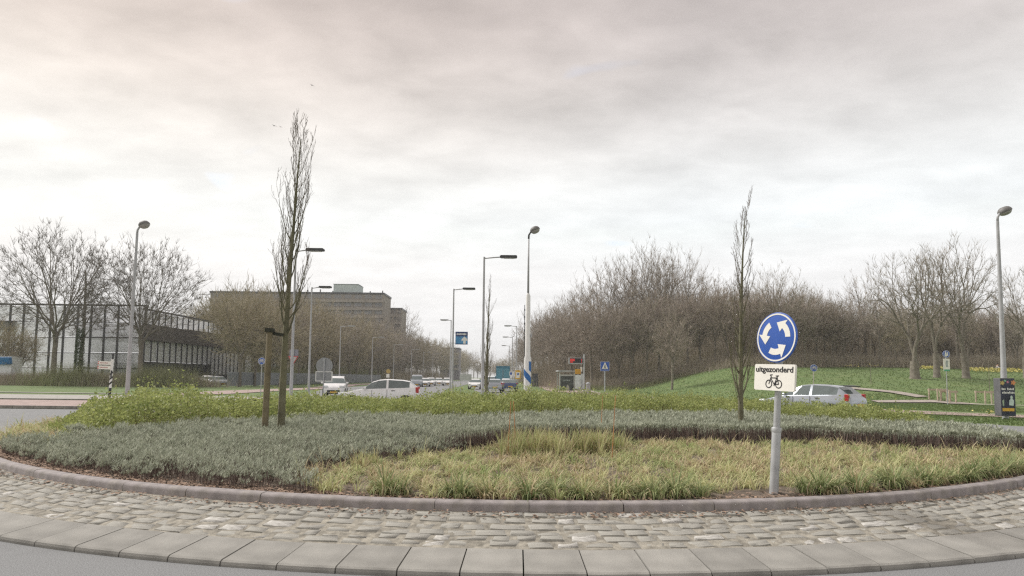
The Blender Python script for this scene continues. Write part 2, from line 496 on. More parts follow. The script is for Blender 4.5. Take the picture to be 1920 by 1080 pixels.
ribbon('footpath', [(-120, 69), (-60, 67.5), (-42, 67), (-32, 66)], 1.6, M_GREYP)
pk = [on_ground(px, py) for px, py in ((205, 744), (300, 741), (380, 738), (470, 733), (600, 728))]
ribbon('cycle_path', [(p.x, p.y) for p in pk] + [(-30, 150), (-29, 330)], [3, 4, 5, 5, 4.5, 3.5, 3.5], M_PINK)
pr = [on_ground(px, py) for px, py in ((2050, 786), (1920, 781), (1780, 776), (1500, 763), (1300, 751), (1200, 745), (1110, 738), (1060, 734), (1030, 727))]
ribbon('cycle_path', [(p.x, p.y) for p in pr] + [(8.5, 200), (7, 330)], [3.6, 3.6, 3.8, 3.6, 3.4, 3.6, 4, 4, 3.5, 3, 3], M_PINK)
ps = [on_ground(px, py) for px, py in ((2100, 767), (1920, 761), (1750, 757), (1640, 756))]
ribbon('footpath', [(p.x, p.y) for p in ps], 1.2, M_SAND, lift=0.05, step=1.0)
ribbon('footpath', [(28, 72.5), (29.2, 71), (31.5, 66.5), (32.5, 63.5)], 1.2, M_SAND, lift=0.05, step=.7)
ribbon('footpath', [(9.5, 92), (10.2, 115), (8.6, 150), (8.2, 230)], 1.5, M_SAND)

# ------------------------------------------------------------------ the truck apron: joint bed, cobbles one by one, slabs one by one
apron = annulus('truck_apron', RK - 0.02, Z_KERB_FOOT - 0.006, R_COB + 0.01, Z_TILE_IN - 0.006, M_MORT); REAL.append(apron)
SL = (Z_KERB_FOOT - Z_TILE_IN) / (R_COB - RK)
def cobble_mesh(sd, m):
    r = random.Random(sd)
    # rounded cushion top, 1 x 1 footprint in local x (along the ring) and y (outwards), height 1
    n = 5; vs = []; fs = []
    j = [(r.uniform(-.09, .09), r.uniform(-.11, .11)) for _ in range(4)]
    for iy in range(n):
        for ix in range(n):
            u, v_ = ix / (n - 1), iy / (n - 1)
            jx = j[0][0] * (1 - u) * (1 - v_) + j[1][0] * u * (1 - v_) + j[2][0] * u * v_ + j[3][0] * (1 - u) * v_
            jy = j[0][1] * (1 - u) * (1 - v_) + j[1][1] * u * (1 - v_) + j[2][1] * u * v_ + j[3][1] * (1 - u) * v_
            a, b = 2 * u - 1, 2 * v_ - 1
            e = max(abs(a), abs(b))
            k = 1 - 0.10 * (a * a * b * b)
            edge = e >= 0.99
            x = (a * (1.0 if edge else 0.86 / 0.5 * 0.5) ) * 0.5 * k + jx; y = b * 0.5 * k + jy
            z = (-0.028 if edge else 0.0) + (0 if edge else r.uniform(-.005, .005))
            if not edge and e > 0.4: x *= 1.86 ; y *= 1.80; z -= 0.001
            vs.append((x, y, z))
    for iy in range(n - 1):
        for ix in range(n - 1):
            q = iy * n + ix; fs.append((q, q + 1, q + n + 1, q + n))
    me = bpy.data.meshes.new('cobblestone'); me.from_pydata(vs, [], fs); me.materials.append(m); smooth_by_angle(me, 22)
    return me
COB = [cobble_mesh(i, M_COB) for i in range(10)]
COBL = [cobble_mesh(40 + i, M_COBL) for i in range(3)]
rows = 6; dr = (R_COB - RK - 0.03) / rows
cobs = []
for k in range(rows):
    r = RK + 0.02 + dr * (k + 0.5)
    t = RND.uniform(0, .1)
    t_end = t + 2 * PI
    while t < t_end:
        w = RND.uniform(0.18, 0.38)
        cobs.append((t + w / 2 / r, r + RND.uniform(-.016, .016) + .02 * math.sin(t * 9 + k * 1.3), w, k)); t += w / r
def cob_matrix(c):
    t, r, w, k = c
    z = Z_KERB_FOOT - SL * (r - RK)
    M_ = Matrix.Translation((CX + r * math.cos(t), CY + r * math.sin(t), z + RND.uniform(-.005, .005)))
    M_ = M_ @ Matrix.Rotation(t - PI / 2, 4, 'Z')           # local y outwards, local x along the ring
    M_ = M_ @ Matrix.Rotation(-math.atan(SL) + RND.uniform(.0, .09), 4, 'X') @ Matrix.Rotation(RND.uniform(-.02, .02), 4, 'Y')
    return M_ @ Matrix.Diagonal((w - RND.uniform(.004, .016), dr - RND.uniform(.002, .014), 1, 1))
inview = []; rest = []
for c in cobs:
    p = project((CX + c[1] * math.cos(c[0]), CY + c[1] * math.sin(c[0]), 0.15))
    ok = p and -30 < p[0] < 1950 and -30 < p[1] < 1110 and math.sin(c[0]) < 0
    d = math.hypot(CX + c[1] * math.cos(c[0]), CY + c[1] * math.sin(c[0]))
    (inview if ok else rest).append((d, c))
inview.sort(key=lambda q: q[0])
for i, (d, c) in enumerate(inview[:300]):
    me = RND.choice(COBL) if RND.random() < (0.12 if c[3] >= 3 else 0.03) else RND.choice(COB)
    o = bpy.data.objects.new('cobblestone', me); COL.objects.link(o); o.parent = apron
    o.matrix_world = cob_matrix(c)
vs = []; fs = []
tmpl = [(np.array([v.co[:] for v in me.vertices]), [tuple(p.vertices) for p in me.polygons]) for me in COB]
for d, c in inview[300:] + rest:
    v0, f0 = RND.choice(tmpl); M_ = np.array(cob_matrix(c)); o = len(vs)
    vs.extend(v0 @ M_[:3, :3].T + M_[:3, 3]); fs.extend(tuple(i + o for i in f) for f in f0)
kind(np_mesh('cobblestones', vs, fs, M_COB, apron), 'stuff').data.shade_smooth()

n_slab = 164
mb = MB()
tw = 2 * PI / n_slab; g = 0.006
def slab_mesh(sd):
    r = random.Random(sd); mb = MB(); n = 4; vs = []
    r_in, r_out = R_COB + 0.012, R_TILE
    f_ = lambda q: tw * (q / n - 0.5) * (1 - 2 * g / 0.5)
    prof = [(r_in, -0.06), (r_in, Z_TILE_IN - 0.004), (r_in + 0.01, Z_TILE_IN), (r_out - 0.03, Z_TILE_OUT + 0.004), (r_out - 0.008, Z_TILE_OUT - 0.008), (r_out, Z_TILE_OUT - 0.03), (r_out, -0.06)]
    jit = [r.uniform(-.004, .004) for _ in range(4)]
    for q in range(n + 1):
        for (rr, z) in prof:
            t = f_(q); vs.append((rr * math.cos(t) , rr * math.sin(t), z + (jit[0] * (q / n) + jit[1] * (1 - q / n) if z > 0 else 0)))
    k = len(prof); fs = []
    for q in range(n):
        for i in range(k - 1): fs.append((q * k + i, (q + 1) * k + i, (q + 1) * k + i + 1, q * k + i + 1))
    fs.append(tuple(range(k))); fs.append(tuple(range(n * k + k - 1, n * k - 1, -1)))
    mb.add(vs, fs)
    o = mb.build('paving_slab', M_SLAB); me = o.data; bpy.data.objects.remove(o); return me
SLAB = [slab_mesh(i) for i in range(6)]
for i in range(n_slab):
    o = bpy.data.objects.new('paving_slab', SLAB[i % 6] if RND.random() < .6 else RND.choice(SLAB)); COL.objects.link(o); o.parent = apron
    o.location = (CX, CY, 0); o.rotation_euler = (RND.uniform(-.0002, .0002), 0, i * tw + 0.013)

# ------------------------------------------------------------------ island kerb of one-metre stones
kerb = bpy.data.objects.new('kerb', None); COL.objects.link(kerb); kind(kerb, 'structure'); kerb.location = (CX, CY, 0); REAL.append(kerb)
n_k = 78; kw = 2 * PI / n_k
mb = MB(); vs = []; fs = []; n = 8
prof = [(RK, 0.15), (RK - 0.012, Z_KERB - 0.035), (RK - 0.022, Z_KERB - 0.012), (RK - 0.045, Z_KERB), (RK - 0.14, Z_KERB + 0.004), (RK - 0.15, Z_KERB - 0.01), (RK - 0.15, 0.15)]
for q in range(n + 1):
    for rr, z in prof:
        t = kw * (q / n - 0.5) * 0.994; vs.append((rr * math.cos(t), rr * math.sin(t), z))
k = len(prof)
for q in range(n):
    for i in range(k - 1): fs.append((q * k + i, (q + 1) * k + i, (q + 1) * k + i + 1, q * k + i + 1))
fs.append(tuple(range(k))); fs.append(tuple(range(n * k + k - 1, n * k - 1, -1)))
mb.add(vs, fs); k0 = mb.build('kerbstone', M_CONC, kerb, smooth=40)
for i in range(1, n_k):
    c = link_copy(k0, kerb, loc=(RND.uniform(-.004, .004), RND.uniform(-.004, .004), RND.uniform(-.005, .005)), rz=i * kw)

# ------------------------------------------------------------------ island soil, gently mounded
def island_z(x, y):
    r = np.hypot(np.asarray(x) - CX, np.asarray(y) - CY)
    return 0.325 + 0.09 * sstep(12.1 - r, 0.0, 7.5)
def iz(x, y): return float(island_z(x, y))
def izo(x, Y): return float(island_z(x, Y * DK))
vs = [(CX, CY, iz(CX, CY))]; fs = []
nr, na = 24, 120
for i in range(1, nr + 1):
    r = (RK - 0.146) * i / nr
    for k in range(na):
        t = 2 * PI * k / na; x = CX + r * math.cos(t); y = CY + r * math.sin(t)
        vs.append((x, y, iz(x, y) + (RND.uniform(-.012, .012) if i < nr else -0.01)))
for k in range(na): fs.append((0, 1 + k, 1 + (k + 1) % na))
for i in range(nr - 1):
    for k in range(na):
        a = 1 + i * na; fs.append((a + k, a + na + k, a + na + (k + 1) % na, a + (k + 1) % na))
mb = MB(); mb.add(vs, fs); soil = kind(mb.build('island_soil', M_SOIL), 'structure'); soil.data.shade_smooth(); REAL.append(soil)
# ================================================================== PLANTING ON THE ISLAND
M_LAVL = mat('lavender_leaf', (0.53, 0.55, 0.43), 0.85, 0.2, 2.2, island=0.6, c2=(0.24, 0.27, 0.20), transl=.25)
M_LAVS = mat('lavender_stem', (0.25, 0.19, 0.165), 0.95, 0.2, 6.0, island=0.7, c2=(0.11, 0.08, 0.07))
M_SEDGE = mat('sedge_blade', (0.72, 0.66, 0.38), 0.75, 0.2, 1.7, island=0.4, c2=(0.24, 0.34, 0.11), transl=.35)
M_SEDGED = mat('sedge_dry', (0.66, 0.57, 0.38), 0.85, 0.2, 1.3, island=0.7, c2=(0.36, 0.28, 0.15), transl=.3)
M_SHRUB = mat('shrub_leaf', (0.50, 0.53, 0.20), 0.65, 0.2, 1.8, island=0.6, c2=(0.16, 0.215, 0.06), transl=.4)
M_TWIGR = mat('shrub_twig', (0.16, 0.10, 0.065), 0.9, 0.2, 6.0)
M_LITTER = mat('dead_leaf', (0.40, 0.28, 0.20), 0.95, 0.2, 8.0, island=0.8, c2=(0.15, 0.10, 0.075))

# lavender / sedge border: the sedge fills the front right, and a small bed on the left rim
def in_sedge(x, y):
    Y = y / DK
    fx = np.interp(x, [-2.75, -1.9, -1.4, -0.2, 1.0, 2.1, 3.6, 6.0, 7.7, 9.6, 12], [11.2, 12.4, 13.1, 15.1, 15.6, 15.9, 16.0, 16.5, 15.9, 14.8, 13.5])
    xl = np.interp(Y, [8, 9.6, 10.4, 11.2, 12], [-2.2, -2.35, -2.75, -2.75, -2.2])
    wav = 0.18 * np.sin(x * 2.3) + 0.12 * np.sin(x * 5.1 + 1)
    right = (x > xl + 0.12 * np.sin(y * 7)) & (Y < fx + wav)
    left = (x / y < -0.685 + 0.02 * np.sin(y * 3)) & (y > 11.3)
    return right | left
# green shrubs across the back of the island
SF = [on_ground(px, py, .68) for px, py in ((60, 806), (110, 801), (250, 791), (400, 783), (520, 779), (700, 777), (960, 776), (1150, 772), (1400, 772), (1600, 782), (1770, 788), (1850, 792))]
SFX = [p.x for p in SF]; SFY = [p.y * DK for p in SF]
def shrub_f(x, y):
    yf = np.interp(x, SFX, SFY) + 0.22 * np.sin(x * 1.7) + 0.14 * np.sin(x * 4.3 + 1)
    r = np.hypot(x - CX, y - CY); k = x / y
    inn = (y > yf) & (y < yf + 7.5) & (r < 11.95) & (k > -0.705 + 0.012 * np.sin(y * 2.2)) & (k < 0.672)
    edge = sstep(y - yf, -0.1, 1.0) * (0.45 + 0.55 * sstep(np.minimum(k + 0.70, 0.67 - k), 0.0, 0.05)) * (0.6 + 0.4 * sstep(11.95 - r, 0, .8))
    return np.where(inn, np.maximum(edge, .3), 0.0)
def shrub_h(x, y):
    px = 960 + 1200 * x / y
    base = np.interp(px, [110, 200, 260, 400, 470, 600, 650, 800, 850, 1050, 1150, 1400, 1600, 1770], [.55, .60, .72, .74, .58, .54, .45, .45, .60, .64, .58, .52, .46, .46])
    lump = 0.14 * np.sin(x * 1.9 + 1.3 * np.sin(y * 1.1)) + 0.12 * np.sin(y * 2.3 + x * 0.9 + 1.1) + 0.15 * np.sin(x * 5.3 + 1.7 * np.sin(y * 3.1)) + 0.12 * np.sin(x * 8.7 - y * 4.1) - .08
    return base * (1 + lump)

def disc_pts(n, rmax=RK - 0.2):
    r = rmax * np.sqrt(NR.random(n)); t = 2 * PI * NR.random(n)
    return CX + r * np.cos(t), CY + r * np.sin(t)
def dcam(x, y): return np.hypot(x, y)

# ---- lavender: woody brown stems below, grey-green shoots on top, in knee-low cushions
n = 430000
x, y = disc_pts(n, RK - 0.28)
d = dcam(x, y)
r0_ = np.hypot(x - CX, y - CY)
keep = (RK - r0_ > np.where(x < -1.5, .32, .28) + .14 * np.sin(x * 6 + y * 3.3) + .1 * np.sin(x * 13)) & (~in_sedge(x, y)) & (shrub_f(x, y) < 0.55) & (NR.random(n) < np.clip((11.0 / d) ** 1.3, 0.22, 1.0))
keep &= (y < np.interp(x, SFX, SFY) + .8)
x, y, d = x[keep], y[keep], d[keep]
r = np.hypot(x - CX, y - CY)
cell = 0.21                                       # one cushion about every 0.4 m
ci, cj = np.floor(x / cell), np.floor(y / cell)
hsh = lambda a, b, s: np.modf(np.abs(np.sin(a * 127.1 + b * 311.7 + s * 74.7) * 43758.5453))[0]
ox = (ci + 0.5 + 0.6 * (hsh(ci, cj, 1) - .5)) * cell; oy = (cj + 0.5 + 0.6 * (hsh(ci, cj, 2) - .5)) * cell
q = np.clip(np.hypot(x - ox, y - oy) / (cell * 0.62), 0, 1)
edge_f = in_sedge(x, y - 0.42) & (y > 11.2)
big = 0.03 * np.sin(x * 1.3 + 0.8 * np.sin(y * 0.9)) + 0.02 * np.sin(y * 2.3 + x)
H = (0.29 + big + 0.15 * (hsh(ci, cj, 3) - .5)) * (1 - 0.62 * q ** 2.0) * (1 - 0.30 * sstep(r, RK - .7, RK - .2))
# the brown-stemmed face along the sedge
H = np.where(edge_f, 0.33 + 0.05 * NR.random(len(x)), H)
base = island_z(x, y)
ns = len(x)
sc = np.clip(d / 11.0, 0.9, 2.0)
tilt = (NR.random((ns, 2)) - .5) * 0.5 + np.stack([(x - ox), (y - oy)], 1) * 1.6
tipx = x + tilt[:, 0] * H * 0.6; tipy = y + tilt[:, 1] * H * 0.6
Vs = []; Fs = []; MI = []
ang = NR.random(ns) * PI; wx, wy = np.cos(ang), np.sin(ang)
# stem quad -> 2 triangles kept as tri strip (3 verts: one tapered triangle)
ws = np.where(edge_f, 0.010, 0.006) * sc
st = np.stack([np.stack([x - wx * ws, y - wy * ws, base - .02], 1), np.stack([x + wx * ws, y + wy * ws, base - .02], 1), np.stack([tipx, tipy, base + H * 0.9], 1)], 1)
stem_keep = (NR.random(ns) < 0.55) | edge_f
st = st[stem_keep]
V1 = st.reshape(-1, 3)
# shoots: four short blades round the tip
L = (0.035 + 0.04 * NR.random(ns)) * np.clip(sc, .9, 1.6); bw = 0.0075 * sc
tris = []
for k in range(4):
    a = NR.random(ns) * 2 * PI; sp = 0.5 + 0.9 * NR.random(ns)
    z0 = base + H * np.where(edge_f, 0.82 + 0.16 * NR.random(ns), 0.66 + 0.27 * NR.random(ns))
    dx, dy, dz = np.cos(a) * sp, np.sin(a) * sp, np.ones(ns)
    nrm = np.sqrt(dx * dx + dy * dy + 1); dx, dy, dz = dx / nrm, dy / nrm, dz / nrm
    px, py = -np.sin(a), np.cos(a)
    b0 = np.stack([tipx - px * bw, tipy - py * bw, z0], 1); b1 = np.stack([tipx + px * bw, tipy + py * bw, z0], 1)
    t1 = np.stack([tipx + dx * L, tipy + dy * L, z0 + dz * L], 1)
    tris.append(np.stack([b0, b1, t1], 1))
V2 = np.concatenate(tris, 0).reshape(-1, 3)
V = np.concatenate([V1, V2], 0); F = np.arange(len(V)).reshape(-1, 3)
mi = np.concatenate([np.ones(len(V1) // 3, int), np.zeros(len(V2) // 3, int)])
lav = kind(np_mesh('lavender', V, F, [M_LAVL, M_LAVS], mi=mi), 'stuff')
REAL.append(lav); lav['label'] = 'grey green lavender cushions massed on the island behind the kerb'
print('lavender tris', len(F))

# ---- sedge: arching blades in tufts
def tuft_blades(n_t, n_b):
    x, y = disc_pts(n_t, RK - 0.34); k = in_sedge(x, y) & (np.hypot(x - 2.9, y - 7.2) > .75); x, y = x[k], y[k]
    nb = np.clip((RK - np.hypot(x - CX, y - CY) - .3) / .5, 0, 1)
    dry_t = np.where(NR.random(len(x)) < .45 + .3 * np.sin(x * 1.9 + 1.2 * np.sin(y * 2.1)), .85, .12); s_ = NR.uniform(.75, 1.25, len(x)) * np.where(x < -6, 1.7, 1)
    return blades(x, y, island_z(x, y), n_b, .10, .26, .0065, 1.65, s_ * (1.25 - .25 * nb), np.repeat(dry_t, n_b), rs=.09)
def blades(cx, cy, cz, n_each, Lmin, Lmax, w, lean, sc=None, dry=0.35, rs=None):
    N = len(cx) * n_each
    X = np.repeat(cx, n_each); Y = np.repeat(cy, n_each); Z = np.repeat(cz, n_each)
    S = np.repeat(sc if sc is not None else np.ones(len(cx)), n_each)
    a = NR.random(N) * 2 * PI; X = X + np.cos(a) * (rs or .05) * NR.random(N); Y = Y + np.sin(a) * (rs or .05) * NR.random(N)
    L = (Lmin + (Lmax - Lmin) * NR.random(N)) * S
    le = lean * (0.35 + 0.9 * NR.random(N))
    seg = 3; P_ = []
    for k in range(seg + 1):
        t = k / seg
        h = L * (np.sin(t * 1.9 * np.clip(le, .3, 1.8)) / (1.9 * np.clip(le, .3, 1.8))); o = L * (1 - np.cos(t * 1.9 * np.clip(le, .3, 1.8))) / (1.9 * np.clip(le, .3, 1.8))
        P_.append((X + np.cos(a) * o, Y + np.sin(a) * o, Z + h - .01))
    b = a + PI / 2 + (NR.random(N) - .5) * 1.2
    bx, by = np.cos(b), np.sin(b)
    ww = w * (0.7 + 0.6 * NR.random(N)) * np.sqrt(S)
    vs = []
    for k in range(seg):
        f_ = (1.0, 0.9, 0.6)[k]
        x, y, z = P_[k]
        vs.append(np.stack([x - bx * ww * f_, y - by * ww * f_, z], 1)); vs.append(np.stack([x + bx * ww * f_, y + by * ww * f_, z], 1))
    vs.append(np.stack(P_[seg], 1))
    V = np.stack(vs, 1)                                   # N x 7 x 3
    idx = np.arange(N)[:, None] * 7
    tri = np.array([[0, 1, 3], [0, 3, 2], [2, 3, 5], [2, 5, 4], [4, 5, 6]])
    F = (idx[:, :, None] + tri[None]).reshape(-1, 3)
    mi = np.repeat((NR.random(N) < dry).astype(int), 5)
    return V.reshape(-1, 3), F, mi
n = 15000
x, y = disc_pts(n, RK - 0.32); d = dcam(x, y)
rr = np.hypot(x - CX, y - CY)
bare = (np.sin(x * 1.7 + 0.6) + np.sin(x * 0.7 - 1.2)) * 0.12 + np.where((x > 2.3) & (x < 4.2), 0.32, 0.02)
keep = in_sedge(x, y) & (NR.random(n) < np.clip((9.0 / d) ** 1.2, 0.25, 1)) & ((RK - 0.30 - rr) > bare)
x, y, d = x[keep], y[keep], d[keep]
front = sstep(RK - np.hypot(x - CX, y - CY), 1.3, 0.3)      # longer, greener tufts next to the kerb
patch = 0.5 + 0.5 * np.sin(x * 2.2 + 1.5 * np.sin(y * 1.7)) * np.sin(y * 2.6 + x * 0.8)
z = island_z(x, y)
f_m = NR.random(len(x)) < front * 0.8
sx = NR.random(len(x)) < .06
parts = [tuft_blades(8200, 36), blades(x[sx], y[sx], z[sx], 2, 0.34, 0.52, 0.0045, 0.95, None, .8), blades(x[~f_m], y[~f_m], z[~f_m], 9, 0.10, 0.28, 0.005, 1.4, np.clip(d[~f_m] / 12, .9, 1.4) * (0.6 + 0.6 * patch[~f_m]), 0.45),
         blades(x[f_m], y[f_m], z[f_m], 10, 0.16, 0.36, 0.0055, 1.25, 0.75 + .5 * patch[f_m], 0.25)]
# the larger dark green tufts that arch over next to the kerb
tt = np.arange(-128, -48, 1.15); tt = np.radians(tt + NR.normal(0, .35, len(tt))); tr_ = RK - .36 - np.abs(NR.normal(0, .10, len(tt)))
tx, ty = CX + tr_ * np.cos(tt), CY + tr_ * np.sin(tt); k = in_sedge(tx, ty) & (np.hypot(tx - 2.9, ty - 7.3) > .55) & (NR.random(len(tx)) < .8); tx, ty = tx[k], ty[k]
front_t = blades(tx, ty, island_z(tx, ty), 110, .26, .46, .0062, 1.5, NR.uniform(.7, 1.15, len(tx)), .12, rs=.11)
parts_front = front_t
off = 0; Vs = []; Fs = []; Ms = []
for V, F, mi in parts: Vs.append(V); Fs.append(F + off); Ms.append(mi); off += len(V)
M_SEDGEG = mat('sedge_green', (0.42, 0.46, 0.22), 0.7, 0.2, 2.5, island=0.7, c2=(0.10, 0.15, 0.045), transl=.3)
Vs.append(front_t[0]); Fs.append(front_t[1] + off); Ms.append(np.where(front_t[2] == 1, 1, 2))
sed = kind(np_mesh('sedge_grass', np.concatenate(Vs), np.concatenate(Fs), [M_SEDGE, M_SEDGED, M_SEDGEG], mi=np.concatenate(Ms)), 'stuff')
REAL.append(sed); sed['label'] = 'yellow green sedge grass covering the front of the island'
print('sedge tris', sum(len(f) for f in Fs))
# the two taller tussocks in the middle of the sedge
def tussock(px, py_z, Y, w, h, label, n_=60):
    p = at(px, 708, Y); Y = Y * DK
    cx = p.x + NR.normal(0, w / 3, n_); cy = Y + NR.normal(0, 0.18, n_)
    z0 = iz(p.x, Y)
    V, F, mi = blades(cx - p.x, cy - Y, island_z(cx, cy) - z0, 14, h * .55, h * 1.15, 0.006, 0.5, None, 0.35)
    o = np_mesh('grass_tussock', V, F, [M_SEDGE, M_SEDGED], mi=mi); o.location = (p.x, Y, z0); REAL.append(o)
    tag(o, label, 'grass tuft', 'tall tussocks in the sedge')
tussock(1000, 0, 13.6, 0.75, 0.50, 'tall straw and green grass tussock below the pair of close orange canes')
tussock(1115, 0, 13.9, 0.6, 0.46, 'tall straw grass tussock beside the right hand single orange cane')
tussock(690, 0, 11.6, 0.25, 0.30, 'small pale tussock leaning over the brown lavender edge', 10)

# dead leaves under the lavender edge and along the kerb foot
n = 22000
t = NR.uniform(-PI, 0, n); rr = np.where(NR.random(n) < 0.72, RK - 0.16 - np.abs(NR.normal(0, 0.22, n)), RK + 0.02 + np.abs(NR.normal(0, 0.09, n)))
x = CX + rr * np.cos(t); y = CY + rr * np.sin(t)
z = np.where(rr < RK, island_z(x, y) + 0.012, Z_KERB_FOOT - SL * (rr - RK) + 0.006)
keep = ((rr < RK) & ((x < -1.8) | (NR.random(n) < .3))) | ((rr > RK) & (NR.random(n) < .35)); x, y, z = x[keep], y[keep], z[keep]; N = len(x)
a = NR.random(N) * 2 * PI; s = 0.012 + 0.022 * NR.random(N); dz = (NR.random((N, 4)) - .3) * 0.022
cs = [(1, 0), (0, .55), (-1, 0), (0, -.55)]
V = np.stack([np.stack([x + s * (c[0] * np.cos(a) - c[1] * np.sin(a)), y + s * (c[0] * np.sin(a) + c[1] * np.cos(a)), z + np.abs(dz[:, k])], 1) for k, c in enumerate(cs)], 1).reshape(-1, 3)
lit = kind(np_mesh('leaf_litter', V, np.arange(4 * N).reshape(-1, 4), M_LITTER), 'stuff')
REAL.append(lit); lit['label'] = 'brown dead leaves lying along the island kerb'

# ---- green shrubs
def leaf_soup(x, y, z, s, N, up=0.35):
    """diamond leaves with a fold, random orientation"""
    a = NR.random(N) * 2 * PI; el = NR.normal(up, 0.5, N)
    d = np.stack([np.cos(a) * np.cos(el), np.sin(a) * np.cos(el), np.sin(el)], 1)
    r = NR.normal(0, 1, (N, 3)); b = np.cross(d, r); b /= np.linalg.norm(b, axis=1)[:, None] + 1e-9
    c = np.stack([x, y, z], 1); s = s[:, None]
    V = np.stack([c, c + d * s * 0.5 + b * s * 0.36, c + d * s, c + d * s * 0.5 - b * s * 0.36], 1)
    return V.reshape(-1, 3), np.arange(4 * N).reshape(-1, 4)
n = 560000
x, y = disc_pts(n, 11.95)
kk = (y > np.interp(x, SFX, SFY)) & (NR.random(n) < np.clip((17.0 / np.hypot(x, y)) ** 1.6, .3, 1)); x, y = x[kk], y[kk]
f_ = shrub_f(x, y); k = (f_ > 0)
x, y, f_ = x[k], y[k], f_[k]
h = shrub_h(x, y) * f_
top = NR.random(len(x))
zf = 1 - 0.85 * top ** 1.5
z = island_z(x, y) + h * zf + NR.normal(0, 0.035, len(x))
s = 0.035 + 0.045 * NR.random(len(x))
V, F = leaf_soup(x, y, z, s, len(x))
shr = kind(np_mesh('shrubbery', V, F, M_SHRUB), 'stuff')
REAL.append(shr); shr['label'] = 'fresh green low shrubs massed along the back of the island'
print('shrub quads', len(F))
# upright shoots with leaves that break the outline
n = 9000
x, y = disc_pts(n, 11.8); f_ = shrub_f(x, y); k = f_ > 0.5; x, y, f_ = x[k], y[k], f_[k]
h = shrub_h(x, y) * f_; z = island_z(x, y); N = len(x)
lx, ly = NR.normal(0, 0.10, N), NR.normal(0, 0.10, N); hh = h * (0.95 + 0.55 * NR.random(N) ** 2)
V = np.stack([np.stack([x - .006, y, z], 1), np.stack([x + .006, y, z], 1), np.stack([x + lx, y + ly, z + hh], 1)], 1).reshape(-1, 3)
tw_ = kind(np_mesh('shrub_twigs', V, np.arange(3 * N).reshape(-1, 3), M_TWIGR, shr), 'stuff')
reps = 8; t = NR.uniform(0.6, 1.0, (N, reps)); N2 = N * reps
X = (x[:, None] + lx[:, None] * t).ravel() + NR.normal(0, .03, N2); Y = (y[:, None] + ly[:, None] * t).ravel() + NR.normal(0, .03, N2); Z = (z[:, None] + hh[:, None] * t).ravel()
V, F = leaf_soup(X, Y, Z, 0.035 + 0.045 * NR.random(N2), N2)
kind(np_mesh('shrub_shoots', V, F, M_SHRUB, shr), 'stuff')

# grass blades on the verges near the roundabout's right and the far lawn edge
M_GRASS = mat('grass_blade', (0.17, 0.225, 0.075), 0.8, 0.2, 0.5, island=0.3, c2=(0.12, 0.18, 0.055), transl=.3)
n = 26000
x = NR.uniform(13, 34, n); y = NR.uniform(31, 66, n)
k = (y > 31.5) & (np.abs(y - np.interp(x, [10, 18.6, 24.3, 27], [74, 53, 44.5, 42])) > 2.2); x, y = x[k], y[k]
V, F, mi = blades(x, y, terrain(x, y) + .02, 3, 0.04, 0.09, 0.012, 0.5, np.full(len(x), 1.0), 0.0)
xh = NR.uniform(14, 75, 16000); yh = NR.uniform(60, 112, 16000); V2, F2, mi2 = blades(xh, yh, terrain(xh, yh) + .01, 3, .05, .14, .02, .6, np.ones(len(xh)), 0.0)
F = np.concatenate([F, F2 + len(V)]); V = np.concatenate([V, V2])
g_ = kind(np_mesh('grass', V, F, M_GRASS), 'stuff'); g_['label'] = 'short green grass on the verge right of the roundabout'
# ================================================================== TREES
M_BARK = mat('bark', (0.26, 0.235, 0.19), 0.95, 0.25, 2.5, c2=(0.15, 0.13, 0.105), bump=0.6, bscale=25)
M_BARKG = mat('bark_mossy', (0.21, 0.20, 0.125), 0.95, 0.25, 3.0, c2=(0.11, 0.105, 0.065), bump=0.6, bscale=30)
M_TWIG = mat('twig_brown', (0.42, 0.37, 0.31), 0.95, 0.2, 0.3, island=0.6, c2=(0.24, 0.21, 0.175))
M_TWIGP = mat('twig_reddish', (0.43, 0.37, 0.31), 0.95, 0.2, 0.3, island=0.6, c2=(0.25, 0.215, 0.18))
M_TWIGO = mat('twig_olive', (0.44, 0.39, 0.27), 0.95, 0.2, 0.3, island=0.6, c2=(0.26, 0.225, 0.15))
M_TWIGD = mat('twig_dark', (0.17, 0.15, 0.13), 0.95, 0.2, 0.6, island=0.5)

def rot_about(v, axis, ang): return Matrix.Rotation(ang, 3, axis) @ v
def perp(d, r):
    a = Vector((r.gauss(0, 1), r.gauss(0, 1), r.gauss(0, 1))); a -= d * a.dot(d)
    return a.normalized()

